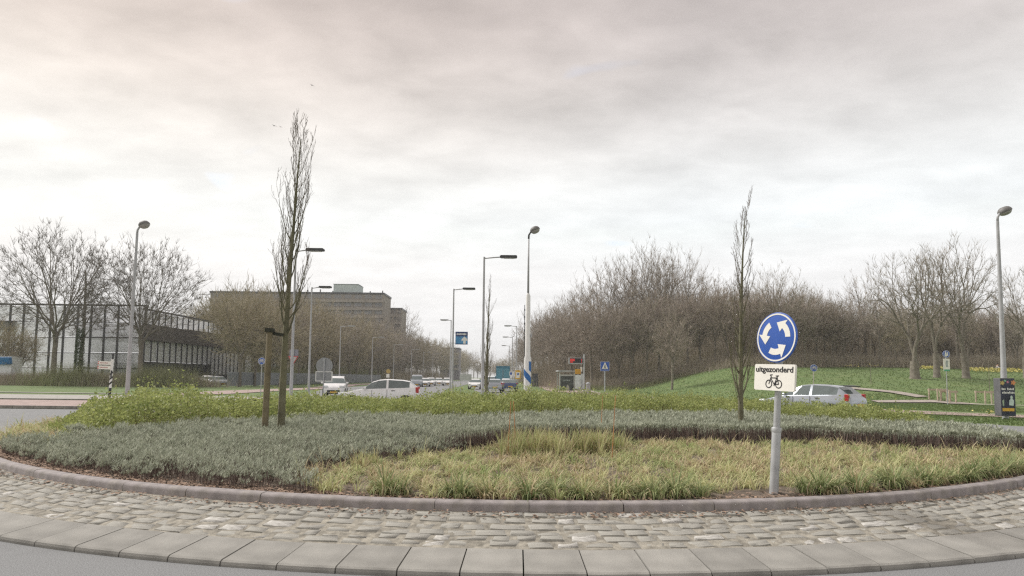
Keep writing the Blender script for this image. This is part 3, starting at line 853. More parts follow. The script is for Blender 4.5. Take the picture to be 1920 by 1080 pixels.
class Tree:
    def __init__(s, seed): s.r = random.Random(seed); s.limbs = []; s.twigs = []
    def branch(s, p, d, L, r0, lev, P):
        """lev 0 trunk ... ; P: per-level dict lists"""
        r = s.r; nseg = P['seg'][lev]; pts = [p.copy()]; rs = [r0]; dirs = [d.copy()]
        last = lev == P['levels'] - 1
        for i in range(nseg):
            t = (i + 1) / nseg
            d = (d + perp(d, r) * P['wob'][lev] + Vector((0, 0, 1)) * P['up'][lev]).normalized()
            p = p + d * (L / nseg)
            pts.append(p.copy()); rs.append(r0 * (1 - t * (1 - P['tip'][lev]))); dirs.append(d.copy())
        if last or r0 < P['thin']:
            for i in range(nseg): s.twigs.append((pts[i], pts[i + 1], max(rs[i], P['tw']), max(rs[i + 1] * .8, P['tw'] * .5)))
        else: s.limbs.append((pts, rs))
        if last: return
        n = P['n'][lev]; n = n if isinstance(n, int) else r.randint(*n)
        az = r.uniform(0, 2 * PI)
        for k in range(n):
            t = P['t0'][lev] + (1 - P['t0'][lev]) * ((k + r.random()) / n) ** P['tp'][lev]
            q = t * nseg; i = min(int(q), nseg - 1); f = q - i
            bp = pts[i].lerp(pts[i + 1], f); bd = dirs[i + 1]; br = rs[i] + (rs[i + 1] - rs[i]) * f
            az += 2.4 + r.uniform(-.5, .5)
            a = perp(bd, r) if lev else None
            if lev == 0:
                ref = Vector((1, 0, 0)); ref = (ref - bd * ref.dot(bd)).normalized(); a = rot_about(ref, bd, az)
            sp = P['ang'][lev] * r.uniform(.7, 1.25)
            nd = (bd * math.cos(sp) + a * math.sin(sp)).normalized()
            LL = L * P['len'][lev] * r.uniform(.7, 1.15) * (1 - P['tl'][lev] * t)
            s.branch(bp, nd, LL, min(br * .85, max(P['tw'], br * P['rr'][lev])), lev + 1, P)
    def meshes(s, sides=(8, 6, 5, 4), mt=None, mtw=None, name='tree', flat=True):
        mb = MB()
        for pts, rs in s.limbs:
            n = 8 if rs[0] > .12 else 6 if rs[0] > .05 else 4
            mb.tube(pts, rs, n, caps=False)
        trunk = mb.build('trunk', mt, fix=False); trunk.data.shade_smooth()
        vs = []; fs = []
        if flat:
            for a, b, ra, rb in s.twigs:
                d = b - a; q = perp(d.normalized(), s.r); o = len(vs)
                vs += [a - q * ra, a + q * ra, b + q * rb, b - q * rb]; fs.append((o, o + 1, o + 2, o + 3))
            crown = np_mesh('crown', [tuple(v) for v in vs], fs, mtw)
        else:
            mb = MB()
            for a, b, ra, rb in s.twigs: mb.tube([a, b], [ra, rb], 3, caps=False)
            crown = mb.build('crown', mtw, fix=False); crown.data.shade_smooth()
        me = trunk.data, crown.data
        bpy.data.objects.remove(trunk); bpy.data.objects.remove(crown)
        return me

def place_tree(name, meshes, loc, label, group=None, rz=0.0, s=1.0, sz=None, mats=None, lean=None, cat='tree'):
    root = thing(name, label, cat, loc, rz, group)
    root.scale = (s, s, sz if sz else s)
    if lean: root.rotation_euler = (lean[0], lean[1], rz)
    for nm, me in zip(('trunk', 'crown'), meshes):
        o = bpy.data.objects.new(nm, me); COL.objects.link(o); o.parent = root
        if mats and nm == 'crown': o.material_slots[0].link = 'OBJECT'; o.material_slots[0].material = mats
    return root

# ---- crowns grown towards a cloud of end points, so that the outline is full and rounded
def crown_points(r, n, R, zc, rz, shell=.72, inner=.25, zmin=None, cone=None):
    out = []
    while len(out) < n:
        d = Vector((r.gauss(0, 1), r.gauss(0, 1), r.gauss(0, 1))).normalized()
        k = r.uniform(shell, 1.0) if r.random() > inner else r.uniform(.35, shell)
        k *= 1 + .07 * math.sin(5 * math.atan2(d.y, d.x) + 3 * d.z)
        p = Vector((d.x * R * k, d.y * R * k, zc + d.z * rz * k))
        if zmin is not None and p.z < zmin + .25 * r.random() * rz: continue
        if cone and math.hypot(p.x, p.y) > (p.z - cone[0]) * cone[1]: continue
        out.append(p)
    return out
def fan_tree(seed, H, R, zc, rz, fork, n, mt, mtw, r_tip=.014, tw=.012, twigs=8, twl=(.45, 1.0), shell=.72, inner=.25, zmin=None, cone=None, wob=.10, trunk_r=None, sway=.0, upt=.5, pw=.48):
    T = Tree(seed); r = T.r
    tg = crown_points(r, n, R, zc, rz, shell, inner, zmin, cone)
    rad_ = lambda m: r_tip * m ** pw
    base = Vector((r.uniform(-sway, sway), r.uniform(-sway, sway), fork))
    tr = trunk_r or rad_(n)
    T.limbs.append(([Vector((0, 0, -.15)), Vector((0, 0, .25)), base * .5 + Vector((r.uniform(-.06, .06), r.uniform(-.06, .06), 0)), base], [tr * 1.45, tr * 1.08, tr, tr * .92]))
    def seg(p, q, d0, ra, rb):
        L = (q - p).length; m1 = p + d0 * L * .45; k = max(3, min(7, int(L / .7)))
        pts = []
        for i in range(k + 1):
            t = i / k; x = p * (1 - t) ** 2 + m1 * 2 * t * (1 - t) + q * t * t
            if 0 < i < k: x = x + perp(d0, r) * wob * L * .18
            pts.append(x)
        rs = [ra + (rb - ra) * i / k for i in range(k + 1)]
        if ra > .016: T.limbs.append((pts, rs))
        else:
            for i in range(k): T.twigs.append((pts[i], pts[i + 1], max(rs[i], tw), max(rs[i + 1], tw * .8)))
        return (pts[-1] - pts[-2]).normalized(), pts
    def twig_set(pts, d, m):
        for _ in range(m):
            i = r.randint(len(pts) // 2, len(pts) - 1); p = pts[i]
            v = (d * .7 + perp(d, r) * r.uniform(.3, .9) + Vector((0, 0, upt))).normalized(); L = r.uniform(*twl)
            q = p + v * L * .5; v2 = (v + perp(v, r) * .35 + Vector((0, 0, .15))).normalized()
            T.twigs.append((p, q, tw, tw * .85)); T.twigs.append((q, q + v2 * L * .5, tw * .85, tw * .4))
    def rec(p, d, ts, ra):
        m = len(ts)
        if m == 1:
            d2, pts = seg(p, ts[0], d, min(ra, rad_(1) * 1.3), rad_(1) * .6); twig_set(pts, d2, twigs); return
        c = sum(ts, Vector()) / m
        # split across the widest direction seen from here
        ds = [(t - p).normalized() for t in ts]; mean = sum(ds, Vector()).normalized()
        ax = max((perp(mean, r) for _ in range(6)), key=lambda a: sum((x.dot(a)) ** 2 for x in ds))
        od = sorted(range(m), key=lambda i: ds[i].dot(ax) + r.gauss(0, .05)); cut = max(1, min(m - 1, int(m * r.uniform(.34, .66))))
        for grp in (od[:cut], od[cut:]):
            g = [ts[i] for i in grp]; k = len(g); cc = sum(g, Vector()) / k; dist = (cc - p).length
            rb = rad_(k)
            if k == 1: rec(p, d, g, rb); continue
            near = min((t - p).length for t in g)
            st = min(dist * r.uniform(.26, .46), near * .8)
            dd = (d * .45 + (cc - p).normalized() * .75 + Vector((0, 0, .10))).normalized()
            q = p + dd * max(st, .15)
            d2, pts = seg(p, q, d, min(ra, rb * 1.12), rb)
            if k < 12: twig_set(pts, d2, max(1, twigs // 4))
            rec(q, d2, g, rb)
    rec(base, Vector((0, 0, 1)), tg, tr * .92)
    return T.meshes(mt=mt, mtw=mtw)
SP1 = fan_tree(3, 19.6, 7.4, 12.3, 7.2, 4.4, 600, M_BARK, M_TWIGD, .0135, .015, 10, wob=.16)
SP2 = fan_tree(8, 18.6, 7.3, 11.6, 6.9, 3.6, 640, M_BARK, M_TWIGD, .013, .015, 10, wob=.16)
SP3 = fan_tree(15, 15.5, 5.6, 10.0, 5.5, 3.6, 260, M_BARK, M_TWIG, .016, .013, 8)
print('spreading twigs', len(SP1[1].polygons), len(SP2[1].polygons), len(SP3[1].polygons))
def big(px, Y, me, label, H, base, rz=0, **k):
    x = gx(px, Y)
    return place_tree('spreading_tree', me, (x, Y, tz(x, Y)), label, rz=rz, s=H / base, **k)
big(100, 103, SP1, 'tall bare spreading tree with a round crown furthest left', 21.2, 19.6, 0.4)
big(262, 107, SP2, 'tall bare spreading tree behind the left ball-headed lamp post', 20.4, 18.6, 1.3)
# ivy-clad stem between them
T = Tree(21)
P = dict(levels=4, seg=[9, 7, 5, 3], wob=[.05, .1, .14, .18], up=[.02, .05, .05, .03], tip=[.25, .2, .25, .4], n=[16, 8, 7], t0=[.35, .25, .2], tp=[1, .9, 1], ang=[.55, .55, .6],
         len=[.42, .45, .5], tl=[.4, .4, .3], rr=[.42, .5, .5], thin=.022, tw=.013)
T.branch(Vector((0, 0, -.1)), Vector((0.03, 0, 1)), 15.5, .30, 0, P)
IVT = T.meshes(mt=M_BARK, mtw=M_TWIGD)
ivt = place_tree('ivy_clad_tree', IVT, (gx(147, 105), 105, -.05), 'bare tree with green ivy round its trunk right of the leftmost tree')
M_IVY = mat('ivy_leaf', (0.10, 0.14, 0.05), 0.6, 0.2, 1.5, island=0.5, c2=(0.05, 0.08, 0.03))
n = 3500; zz = NR.uniform(0.2, 7.5, n); aa = NR.random(n) * 2 * PI; rr = .30 + .45 * NR.random(n) * (1 - zz / 10)
V, F = leaf_soup(rr * np.cos(aa), rr * np.sin(aa), zz, .10 + .1 * NR.random(n), n)
kind(np_mesh('ivy', V, F, M_IVY, ivt), 'stuff')

# right-hand park trees: low forking, vase shaped
VA1 = fan_tree(5, 14.6, 5.6, 8.6, 6.2, 1.9, 300, M_BARK, M_TWIG, .0165, .0115, 8, zmin=4.2, cone=(.4, 1.0), wob=.12, upt=.7, trunk_r=.46)
VA2 = fan_tree(12, 14.8, 4.2, 9.2, 5.8, 2.8, 200, M_BARK, M_TWIG, .0165, .0115, 8, zmin=5, cone=(.8, .7), wob=.14, upt=.7, trunk_r=.33)
VA3 = fan_tree(29, 15.5, 5.2, 9.6, 6.1, 2.8, 250, M_BARK, M_TWIG, .0165, .0115, 8, zmin=5, cone=(.8, .8), wob=.14, upt=.7, trunk_r=.36)
def park(px, Y, me, label, rz=0, s=1.0, lean=None):
    x = gx(px, Y); return place_tree('park_tree', me, (x, Y, tz(x, Y)), label, rz=rz, s=s, lean=lean)
park(1716, 80, VA1, 'bare park tree with a thick trunk forking low, leftmost of the three on the lawn', .3, .90)
park(1757, 82, VA2, 'slender bare park tree between its two larger neighbours on the lawn', 1.1, .90, (0, .05))
park(1812, 82, VA3, 'bare park tree with dark upright limbs right of the blue pedestrian sign', 2.0, .94, (0, .07))
park(1925, 84, VA2, 'bare park tree at the right edge behind the lamp with the poster box', 3.0, .80)
park(1968, 92, VA1, 'bare park tree cut off by the right edge of the photo', 4.0, .72)

# ---- woodland and avenue trees: dense fine twigs, trunk seen below
WD = [fan_tree(31 + i, 14.5, 4.3, 8.6 + .3 * (i % 2), 6.0, 2.6 + .8 * i, 230, M_BARK, M_TWIGP, .0145, .016, 9, (.6, 1.5), .6, .4, upt=.55, trunk_r=.20, sway=.4, zmin=1.8 + .7 * i) for i in range(4)]
WO = [fan_tree(51 + i, 13.5, 5.2, 7.9, 5.6, 2.3 + .3 * i, 260, M_BARK, M_TWIGO, .0145, .018, 10, (.6, 1.5), .6, .4, upt=.35, trunk_r=.20, sway=.3) for i in range(4)]
WT = [fan_tree(71 + i, 18.5, 5.6, 12.2, 6.2, 5.5, 230, M_BARK, M_TWIG, .0155, .0135, 8, (.5, 1.2), .65, .3, upt=.8, trunk_r=.24, sway=.4) for i in range(3)]
print('wood twigs', [len(w[1].polygons) for w in WD + WO + WT])
rw = random.Random(99)
# right wood: front edge along the road and round the lawn
def wtree(px, Y, proto, H, base, lab, grp, tint=None):
    x = gx(px, Y); s = H / base * rw.uniform(.93, 1.07)
    place_tree('woodland_tree', proto, (x, Y, tz(x, Y)), lab, grp, rw.uniform(0, 6.28), s * rw.uniform(.95, 1.1), s, mats=tint)
LW = 'bare brown woodland tree in the dense wood right of the road'
for px, Y, H in ((982, 330, 19), (990, 285, 18), (1000, 245, 17.5), (1010, 215, 17), (1020, 190, 16.5), (1032, 170, 16), (1044, 154, 15.5), (1058, 142, 15), (1072, 133, 14.5), (1090, 127, 14),
                 (1110, 122, 14), (1135, 119, 13.5), (1160, 122, 14), (1186, 120, 13.6), (1212, 119, 13.5), (1238, 121, 13.2), (1262, 118, 12.6), (1290, 120, 12.8), (1315, 118, 12.6), (1340, 116, 12.4), (1366, 114, 12)):
    wtree(px, Y, rw.choice(WD), H, 14.5, LW, 'trees of the wood right of the road', rw.choice((M_TWIGP, M_TWIGP, M_TWIG)))
for i in range(26):
    px = 1000 + 14.5 * i + rw.uniform(-6, 6); Y = 140 + rw.uniform(0, 60) + max(0, (1060 - px)) * 1.6
    wtree(px, Y, rw.choice(WD), 14.6 * Y / 150 * .92, 14.5, LW, 'trees of the wood right of the road', rw.choice((M_TWIGP, M_TWIG, M_TWIGO)))
for i in range(16):
    px = 1150 + 17 * i; Y = rw.uniform(172, 205); wtree(px, Y, rw.choice(WD), 17.5, 14.5, LW, 'trees of the wood right of the road', rw.choice((M_TWIGP, M_TWIG)))
for px, Y, H in ((1050, 185, 22), (1082, 168, 23), (1108, 160, 23.5), (1138, 158, 24.5), (1168, 152, 24.5), (1195, 150, 26), (1222, 150, 26), (1250, 152, 25), (1278, 156, 23.5), (1306, 160, 20.5), (1330, 160, 19)):
    wtree(px, Y, rw.choice(WT), H, 18.5, 'tall pale bare tree rising above the wood right of the road', 'tall trees above the wood')
# wood behind the lawn
LB = 'bare brown tree in the wood along the top of the lawn'
for i in range(40):
    px = 1385 + i * 13.5 + rw.uniform(-6, 6); Y = rw.uniform(106, 122) + (px < 1420) * 4
    wtree(px, Y, rw.choice(WD + WT[:1]), 9.6 + rw.uniform(-1, 1.4) + (1.6 if px < 1500 else 0) - (1.2 if px > 1640 else 0), 14.5, LB, 'trees of the wood above the lawn', rw.choice((M_TWIGP, M_TWIG, M_TWIGO)))
for i in range(26):
    px = 1380 + i * 20 + rw.uniform(-8, 8); Y = rw.uniform(128, 160)
    wtree(px, Y, rw.choice(WD), 12.5 + rw.uniform(-1, 1.5) - (1.5 if px > 1560 else 0), 14.5, LB, 'trees of the wood above the lawn', rw.choice((M_TWIGP, M_TWIG)))
for px, Y, H in ((1432, 150, 17), (1468, 148, 16.5), (1505, 150, 15.8), (1540, 148, 16.2)):
    wtree(px, Y, rw.choice(WT), H, 18.5, 'taller bare tree standing out above the wood behind the blue roundabout sign', 'taller trees behind the blue sign')
x = gx(1260, 96); place_tree('woodland_tree', WD[1], (x, 96, tz(x, 96)), 'bare tree standing clear of the wood on the lawn edge', rz=1.0, s=9.8 / 14.5)
# left avenue
LA = 'bare olive brown avenue tree left of the road'
for row, (X0, ds, H0) in enumerate(((-39.2, 10.4, 16.0), (-48, 11.5, 17.0), (-58, 13, 17.6))):
    Y = 103 + row * 4
    while Y < (424 if row == 0 else 480 if row == 1 else 400):
        if not (row == 2 and Y < 146) and 960 + (X0 + 1) / Y * 1500 > 435:
            h = H0 * (1 + 0.0009 * (Y - 103)) * rw.uniform(.93, 1.07)
            p = rw.choice(WO)
            place_tree('avenue_tree', p, (X0 + rw.uniform(-1, 1) , Y, -.05), LA, 'avenue trees left of the road', rw.uniform(0, 6.28), h / 13.5, None, mats=rw.choice((M_TWIGO, M_TWIGO, M_TWIG)))
        Y += ds + rw.uniform(-1, 1) + (Y - 103) * .02
# looser trees before the hall, and some over the far flats
for px, Y, H in ((478, 120, 12.3), (525, 114, 12.6), (455, 215, 23), (500, 212, 22.5), (410, 225, 24), (432, 240, 25), (480, 240, 24.5), (395, 232, 24), (470, 222, 23.5), (520, 218, 22.5), (545, 222, 22.5), (566, 230, 22.5), (420, 214, 21), (440, 222, 20), (378, 228, 20), (392, 205, 22.5), (405, 200, 22.5), (418, 206, 23), (436, 202, 22.5), (452, 206, 22)):
    x = gx(px, Y); place_tree('avenue_tree', rw.choice(WO), (x, Y, -.05), 'bare olive brown tree in front of the hall with the sloping roof line', 'trees in front of the hall', rw.uniform(0, 6.28), H / 13.5)
for px, Y, H in ((745, 300, 29), (450, 350, 40), (500, 350, 39)):
    x = gx(px, Y); place_tree('spreading_tree', SP3, (x, Y, -.05), 'bare tree top showing beside the roof of the flats', 'tree tops by the flats', rw.uniform(0, 6.28), H / 15.5)
for px, Y, H in ((-15, 112, 10), (12, 110, 9.0), (40, 112, 8)):
    x = gx(px, Y); place_tree('woodland_tree', rw.choice(WO), (x, Y, -.05), 'bare brown bushy tree at the left edge before the framed hall', 'bushy trees at the left edge', rw.uniform(0, 6.28), H / 13.5)
# far trees closing the road
for i in range(16):
    px = 862 + i * 8 + rw.uniform(-3, 3); Y = rw.uniform(520, 640); x = gx(px, Y)
    place_tree('far_tree', rw.choice(WO + WT), (x, Y, -.05), 'small far bare tree closing the view at the end of the road', 'far trees at the end of the road', rw.uniform(0, 6.28), rw.uniform(1.0, 1.35) * (1.15 if px > 935 else 1))
for i in range(9):
    Y = 424 + i * 26; place_tree('avenue_tree', rw.choice(WO), (-37 + rw.uniform(-1, 1), Y, -.05), LA, 'avenue trees left of the road', rw.uniform(0, 6.28), 1.6)

# ---- undergrowth
def brush(name, label, spots, m, h=1.6, n=900, w=4.2, leaf=None):
    vs = []
    for x, y, hh in spots:
        k = n
        bx = x + NR.normal(0, w / 2, k); by = y + NR.normal(0, 1.2, k); b = terrain(bx, by)
        L = hh * (.5 + .6 * NR.random(k)); dx = NR.normal(0, .35, k) * L; dy = NR.normal(0, .35, k) * L
        a = NR.random(k) * PI; q = .02
        vs.append(np.stack([np.stack([bx - q * np.cos(a), by - q * np.sin(a), b], 1), np.stack([bx + q * np.cos(a), by + q * np.sin(a), b], 1), np.stack([bx + dx, by + dy, b + L], 1)], 1))
    V = np.concatenate(vs).reshape(-1, 3)
    o = kind(np_mesh(name, V, np.arange(len(V)).reshape(-1, 3), m), 'stuff'); o['label'] = label
    return o
M_BRUSH = mat('brushwood', (0.46, 0.40, 0.32), 0.95, 0.2, .3, island=.6, c2=(0.27, 0.245, 0.18))
M_BRUSHG = mat('brushwood_green', (0.34, 0.36, 0.18), 0.95, 0.2, .3, island=.6, c2=(0.20, 0.205, 0.115))
sp = []
for px in range(1020, 1390, 7):
    Y = np.interp(px, [1020, 1060, 1110, 1300, 1400], [200, 140, 119, 117, 112]); sp.append((gx(px, Y), Y + RND.uniform(0, 4), RND.uniform(1.1, 2.1)))
for px in range(1040, 1390, 8):
    Y = np.interp(px, [1020, 1060, 1110, 1300, 1400], [200, 150, 130, 128, 122]); sp.append((gx(px, Y), Y + RND.uniform(0, 30), RND.uniform(2, 9.5)))
for px in range(1030, 2000, 9): sp.append((gx(px, 150 if px < 1400 else 130), (150 if px < 1400 else 130) + RND.uniform(0, 25), RND.uniform(4, 10)))
for px in range(1380, 2000, 7): sp.append((gx(px, 111), RND.uniform(107, 114), RND.uniform(1.1, 2.2)))
for px in range(1380, 2000, 7): sp.append((gx(px, 120), RND.uniform(116, 150), RND.uniform(2.0, 9.5)))
for Y in range(150, 345, 6): sp.append((np.interp(Y, [150, 200, 330], [9.0, 7.6, 5.5]) + RND.uniform(0, 2), Y, RND.uniform(3, 7)))
for Y in range(240, 420, 6): sp.append((-38 + RND.uniform(-2, 2), Y, RND.uniform(3, 6)))
brush('undergrowth', 'brown twiggy undergrowth along the foot of the wood', sp, M_BRUSH, n=520)
sp = [(gx(px, 117), 116 + RND.uniform(0, 3), RND.uniform(.4, .9)) for px in range(1085, 1350, 7)]
sp += [(-43 + RND.uniform(-1, 1), Y, RND.uniform(1.8, 5.0)) for Y in range(136, 280, 4)]
brush('undergrowth', 'greenish undergrowth under the edge of the woods', sp, M_BRUSHG, n=600)
sp = [(gx(px, 104), 104 + RND.uniform(0, 5), RND.uniform(1.0, 2.0)) for px in range(-40, 352, 7)]
brush('undergrowth', 'brown hedge like undergrowth in front of the framed hall', sp, M_BRUSH, n=900)
sp = [(gx(px, 103), 102 + RND.uniform(0, 3), RND.uniform(1.2, 3.4)) for px in (115, 122, 130, 138, 146, 285, 292, 300, 308, 316)]
brush('undergrowth', 'green tinged bushes at the foot of the two large left trees', sp, M_BRUSHG, n=700)
M_DAFF = mat('daffodil_yellow', (0.60, 0.54, 0.18), 0.6, 0.1, 3.0, island=.4)
n = 800
x = np.concatenate([NR.uniform(gx(1815, 93), gx(1908, 93), n), NR.uniform(gx(1728, 98), gx(1765, 98), 300), NR.uniform(gx(1560, 108), gx(1650, 108), 60)]); y = np.concatenate([NR.normal(92.5, 1.0, n), NR.normal(98, .6, 300), NR.normal(106, .8, 60)])
V, F = leaf_soup(x, y, terrain(x, y) + NR.uniform(.12, .42, len(x)), .13 + .1 * NR.random(len(x)), len(x))
o = kind(np_mesh('daffodils', V, F, M_DAFF), 'stuff'); o['label'] = 'yellow daffodils in a strip on the lawn under the wood'
p = at(1862, 787, 37.0); n = 30
V, F = leaf_soup(p.x + NR.normal(0, .5, n), 37 + NR.normal(0, .3, n), NR.uniform(.15, .38, n), .09 + .05 * NR.random(n), n)
o = kind(np_mesh('daffodils', V, F, M_DAFF), 'stuff'); o['label'] = 'few yellow daffodils by the poster box lamp post'

# ---- the three columnar trees
def columnar(seed, H, trunk_r, t0, spread, mt, mtw, nl=22, len0=.40, side=None):
    T = Tree(seed)
    P = dict(levels=4, seg=[14, 9, 6, 4], wob=[.005, .13, .17, .2], up=[.02, .30, .30, .22], tip=[.10, .16, .3, .5], n=[nl, 8, 4], t0=[t0, .15, .2], tp=[1.05, .9, 1],
             ang=[spread, .42, .5], len=[len0, .42, .45], tl=[.66, .35, .3], rr=[.36, .55, .6], thin=.006, tw=.0032)
    T.branch(Vector((0, 0, -.15)), Vector((0, 0, 1)), H + .15, trunk_r, 0, P)
    return T.meshes(mt=mt, mtw=mtw, flat=False)
M_TWC = mat('poplar_twig', (0.19, 0.155, 0.13), 0.9, 0.2, 4.0)
def col(px, Y, pxt, pyt, seed, label, tr, t0, spread, nl, len0):
    x = at(px, 708, Y).x; z = izo(x, Y) if Y < 30 else -.03
    top = at(pxt, pyt, Y); H = (top.z - z) * .90
    me = columnar(seed, H, tr, t0, spread, M_BARKG, M_TWC, nl, len0)
    for m_ in me:                      # the stem bends over gently towards its top
        n = len(m_.vertices); co = np.empty(n * 3, np.float32); m_.vertices.foreach_get('co', co)
        co[0::3] += (top.x - x) * np.clip(co[2::3] / H, 0, 1.2) ** 2.1; m_.vertices.foreach_set('co', co); m_.update()
    return place_tree('columnar_tree', me, (x, Y, z), label, cat='tree')
col(530, 16.4, 561, 200, 4, 'tall bare columnar tree tied to a stake, left on the roundabout island', .085, .34, .66, 36, .33)
col(1388, 19.6, 1399, 356, 9, 'bare columnar tree standing behind the lavender near the blue roundabout sign', .078, .10, .66, 32, .31)
col(912, 47, 919, 516, 14, 'thin bare columnar tree beside the tall lamp in the middle of the road', .11, .12, .42, 26, .28)
# ================================================================== BUILDINGS AND FENCES
M_PANEL = mat('pale_cladding', (0.76, 0.78, 0.80), 0.5, 0.06, .3)
M_WHITEP = mat('white_cladding', (0.84, 0.85, 0.86), 0.5, 0.04, .3, transl=.5)
M_BAND = mat('dark_band', (0.105, 0.095, 0.085), 0.8, 0.1, .5)
M_BRICK = mat('grey_brown_brick', (0.29, 0.26, 0.225), 0.95, 0.08, .4)
M_CONCF = mat('concrete_fascia', (0.33, 0.30, 0.265), 0.95, 0.06, .5)
M_GLASS = mat('window_glass', (0.15, 0.15, 0.15), 0.12, 0.1, .3, spec=0.7)
M_ROOFW = mat('roof_house_cladding', (0.50, 0.57, 0.56), 0.7, 0.04, .5)
M_FENCE = mat('grey_fence', (0.235, 0.25, 0.27), 0.6, 0.06, .4, metal=.1)

# hall with a tall framed front (left) and a long banded side running away from the camera
hall = thing('ball_fence', 'tall open frame of dark posts with pale netting behind the two left trees', 'net fence', (-57.5, 125, 0))
HH = 12.2
def part(name, mb, m, parent=None, loc=None, **k):
    o = mb.build(name, m, parent, **k)
    if loc is not None: o.location = loc
    return o
M_NET = mat('pale_netting', (0.80, 0.81, 0.84), 0.8, 0.04, .3, transl=.5, alpha=.36)
mp_ = MB(); mp_.box((0, 0, 0), (2.08, .03, 2.3)); p0 = None
for i in range(19):
    for j in range(5):
        if p0 is None: p0 = part('net_panel', mp_, M_NET, hall); o = p0
        else: o = link_copy(p0, hall)
        o.location = (-1.15 - i * 2.12, .25, 1.3 + j * 2.4)
mp_ = MB(); mp_.box((0, 0, HH / 2), (.22, .24, HH)); p0 = part('post', mp_, M_DARKM, hall)
for i in range(1, 20): link_copy(p0, hall, loc=(-i * 2.12, 0, 0))
mp_ = MB(); mp_.box((-20.2, 0.03, 0), (40.4, .14, .10)); p0 = part('rail', mp_, M_DARKM, hall); p0.location = (0, 0, 2.4)
for z in (4.8, 7.2, 9.6): link_copy(p0, hall, loc=(0, 0, z))
mp_ = MB(); mp_.box((-20.2, 0, HH + .12), (40.8, .35, .26)); part('top_beam', mp_, M_DARKM, hall)
mp_ = MB(); mp_.tube([(-1.0, -.25, 9.6), (.9, -.25, 7.0)], .07, 6); part('brace', mp_, M_DARKM, hall)
mp_ = MB(); mp_.box((-25, .45, 9.0), (9, .3, 1.5)); part('dark_panel', mp_, M_BAND, hall)
# the long side, parallel with the road
side = thing('grandstand', 'long low building with a dark sloping band and white glazed strips left of the road', 'building', (-58.2, 127, 0))
side.scale = (1, DK, 1)
LS = 78
mb = MB(); mb.box((-5.2, LS / 2, 8.3), (9.6, LS, 2.4)); part('upper_floor', mb, M_BAND, side)
mb = MB(); mb.box((-9.5, LS / 2, 1.8), (.3, LS, 3.4)); part('back_wall', mb, M_BAND, side)
for z0, z1, m, nm, dep in ((0, 1.5, M_FENCE, 'plinth', .12), (1.5, 3.6, M_DARKM, 'dark_strip', .30), (7.0, 9.6, M_BAND, 'roof_band', .5)):
    mb = MB(); mb.box((dep / 2 - .3, LS / 2, (z0 + z1) / 2), (dep + .2, LS, z1 - z0 - .02)); part(nm, mb, m, side)
mp_ = MB(); mp_.box((0, 0, 0), (.08, 2.2, 3.3)); p0 = part('white_panel', mp_, M_WHITEP, side); p0.location = (-.32, 1.2, 5.3)
for i in range(1, 33): link_copy(p0, side, loc=(-.32, 1.2 + i * 2.4, 5.3))
mp_ = MB(); mp_.box((0, 0, 0), (.08, 2.2, 1.9)); p0 = part('clerestory_panel', mp_, M_WHITEP, side); p0.location = (-.32, 1.2, 10.7)
for i in range(1, 33): link_copy(p0, side, loc=(-.32, 1.2 + i * 2.4, 10.7))
mp_ = MB(); mp_.box((0, 0, 5.85), (.16, .22, 11.7)); p0 = part('mullion', mp_, M_DARKM, side); p0.location = (-.16, 0, 0)
for i in range(1, 33): link_copy(p0, side, loc=(-.16, i * 2.4, 0))
mp_ = MB(); mp_.box((-.2, LS / 2, 11.9), (.4, LS, .25)); part('top_rail', mp_, M_DARKM, side)
# white gable that catches the light behind the parked cars
wh = thing('white_shed', 'low white shed with dark vertical bars behind the parked cars', 'shed', (gx(420, 150), 150, 0))
mb = MB(); mb.box((0, 3, 3.6), (5.2, 6, 4.0)); part('wall', mb, M_WHITEP, wh)
mb = MB(); mb.box((0, 3, .8), (5.0, 5.8, 1.6)); part('base', mb, M_DARKM, wh)
mp_ = MB(); mp_.box((0, -.12, 2.9), (.14, .16, 5.6)); p0 = part('bar', mp_, M_DARKM, wh); p0.location.x = -2.5
for i in range(1, 8): link_copy(p0, wh, loc=(-2.5 + i * .72, 0, 0))
aw = thing('blue_awning', 'blue awning on a small pale kiosk at the left edge', 'kiosk', (gx(2, 108), 108, 0))
mb = MB(); mb.box((0, 1, 1.9), (2.6, 2, 3.8)); part('wall', mb, M_PANEL, aw)
mb = MB(); mb.box((0, -.2, 3.2), (2.7, .5, .9), Matrix.Rotation(.25, 3, 'X')); part('awning', mb, mat('awning_blue', (.03, .18, .42), .7, .1, 2), aw)

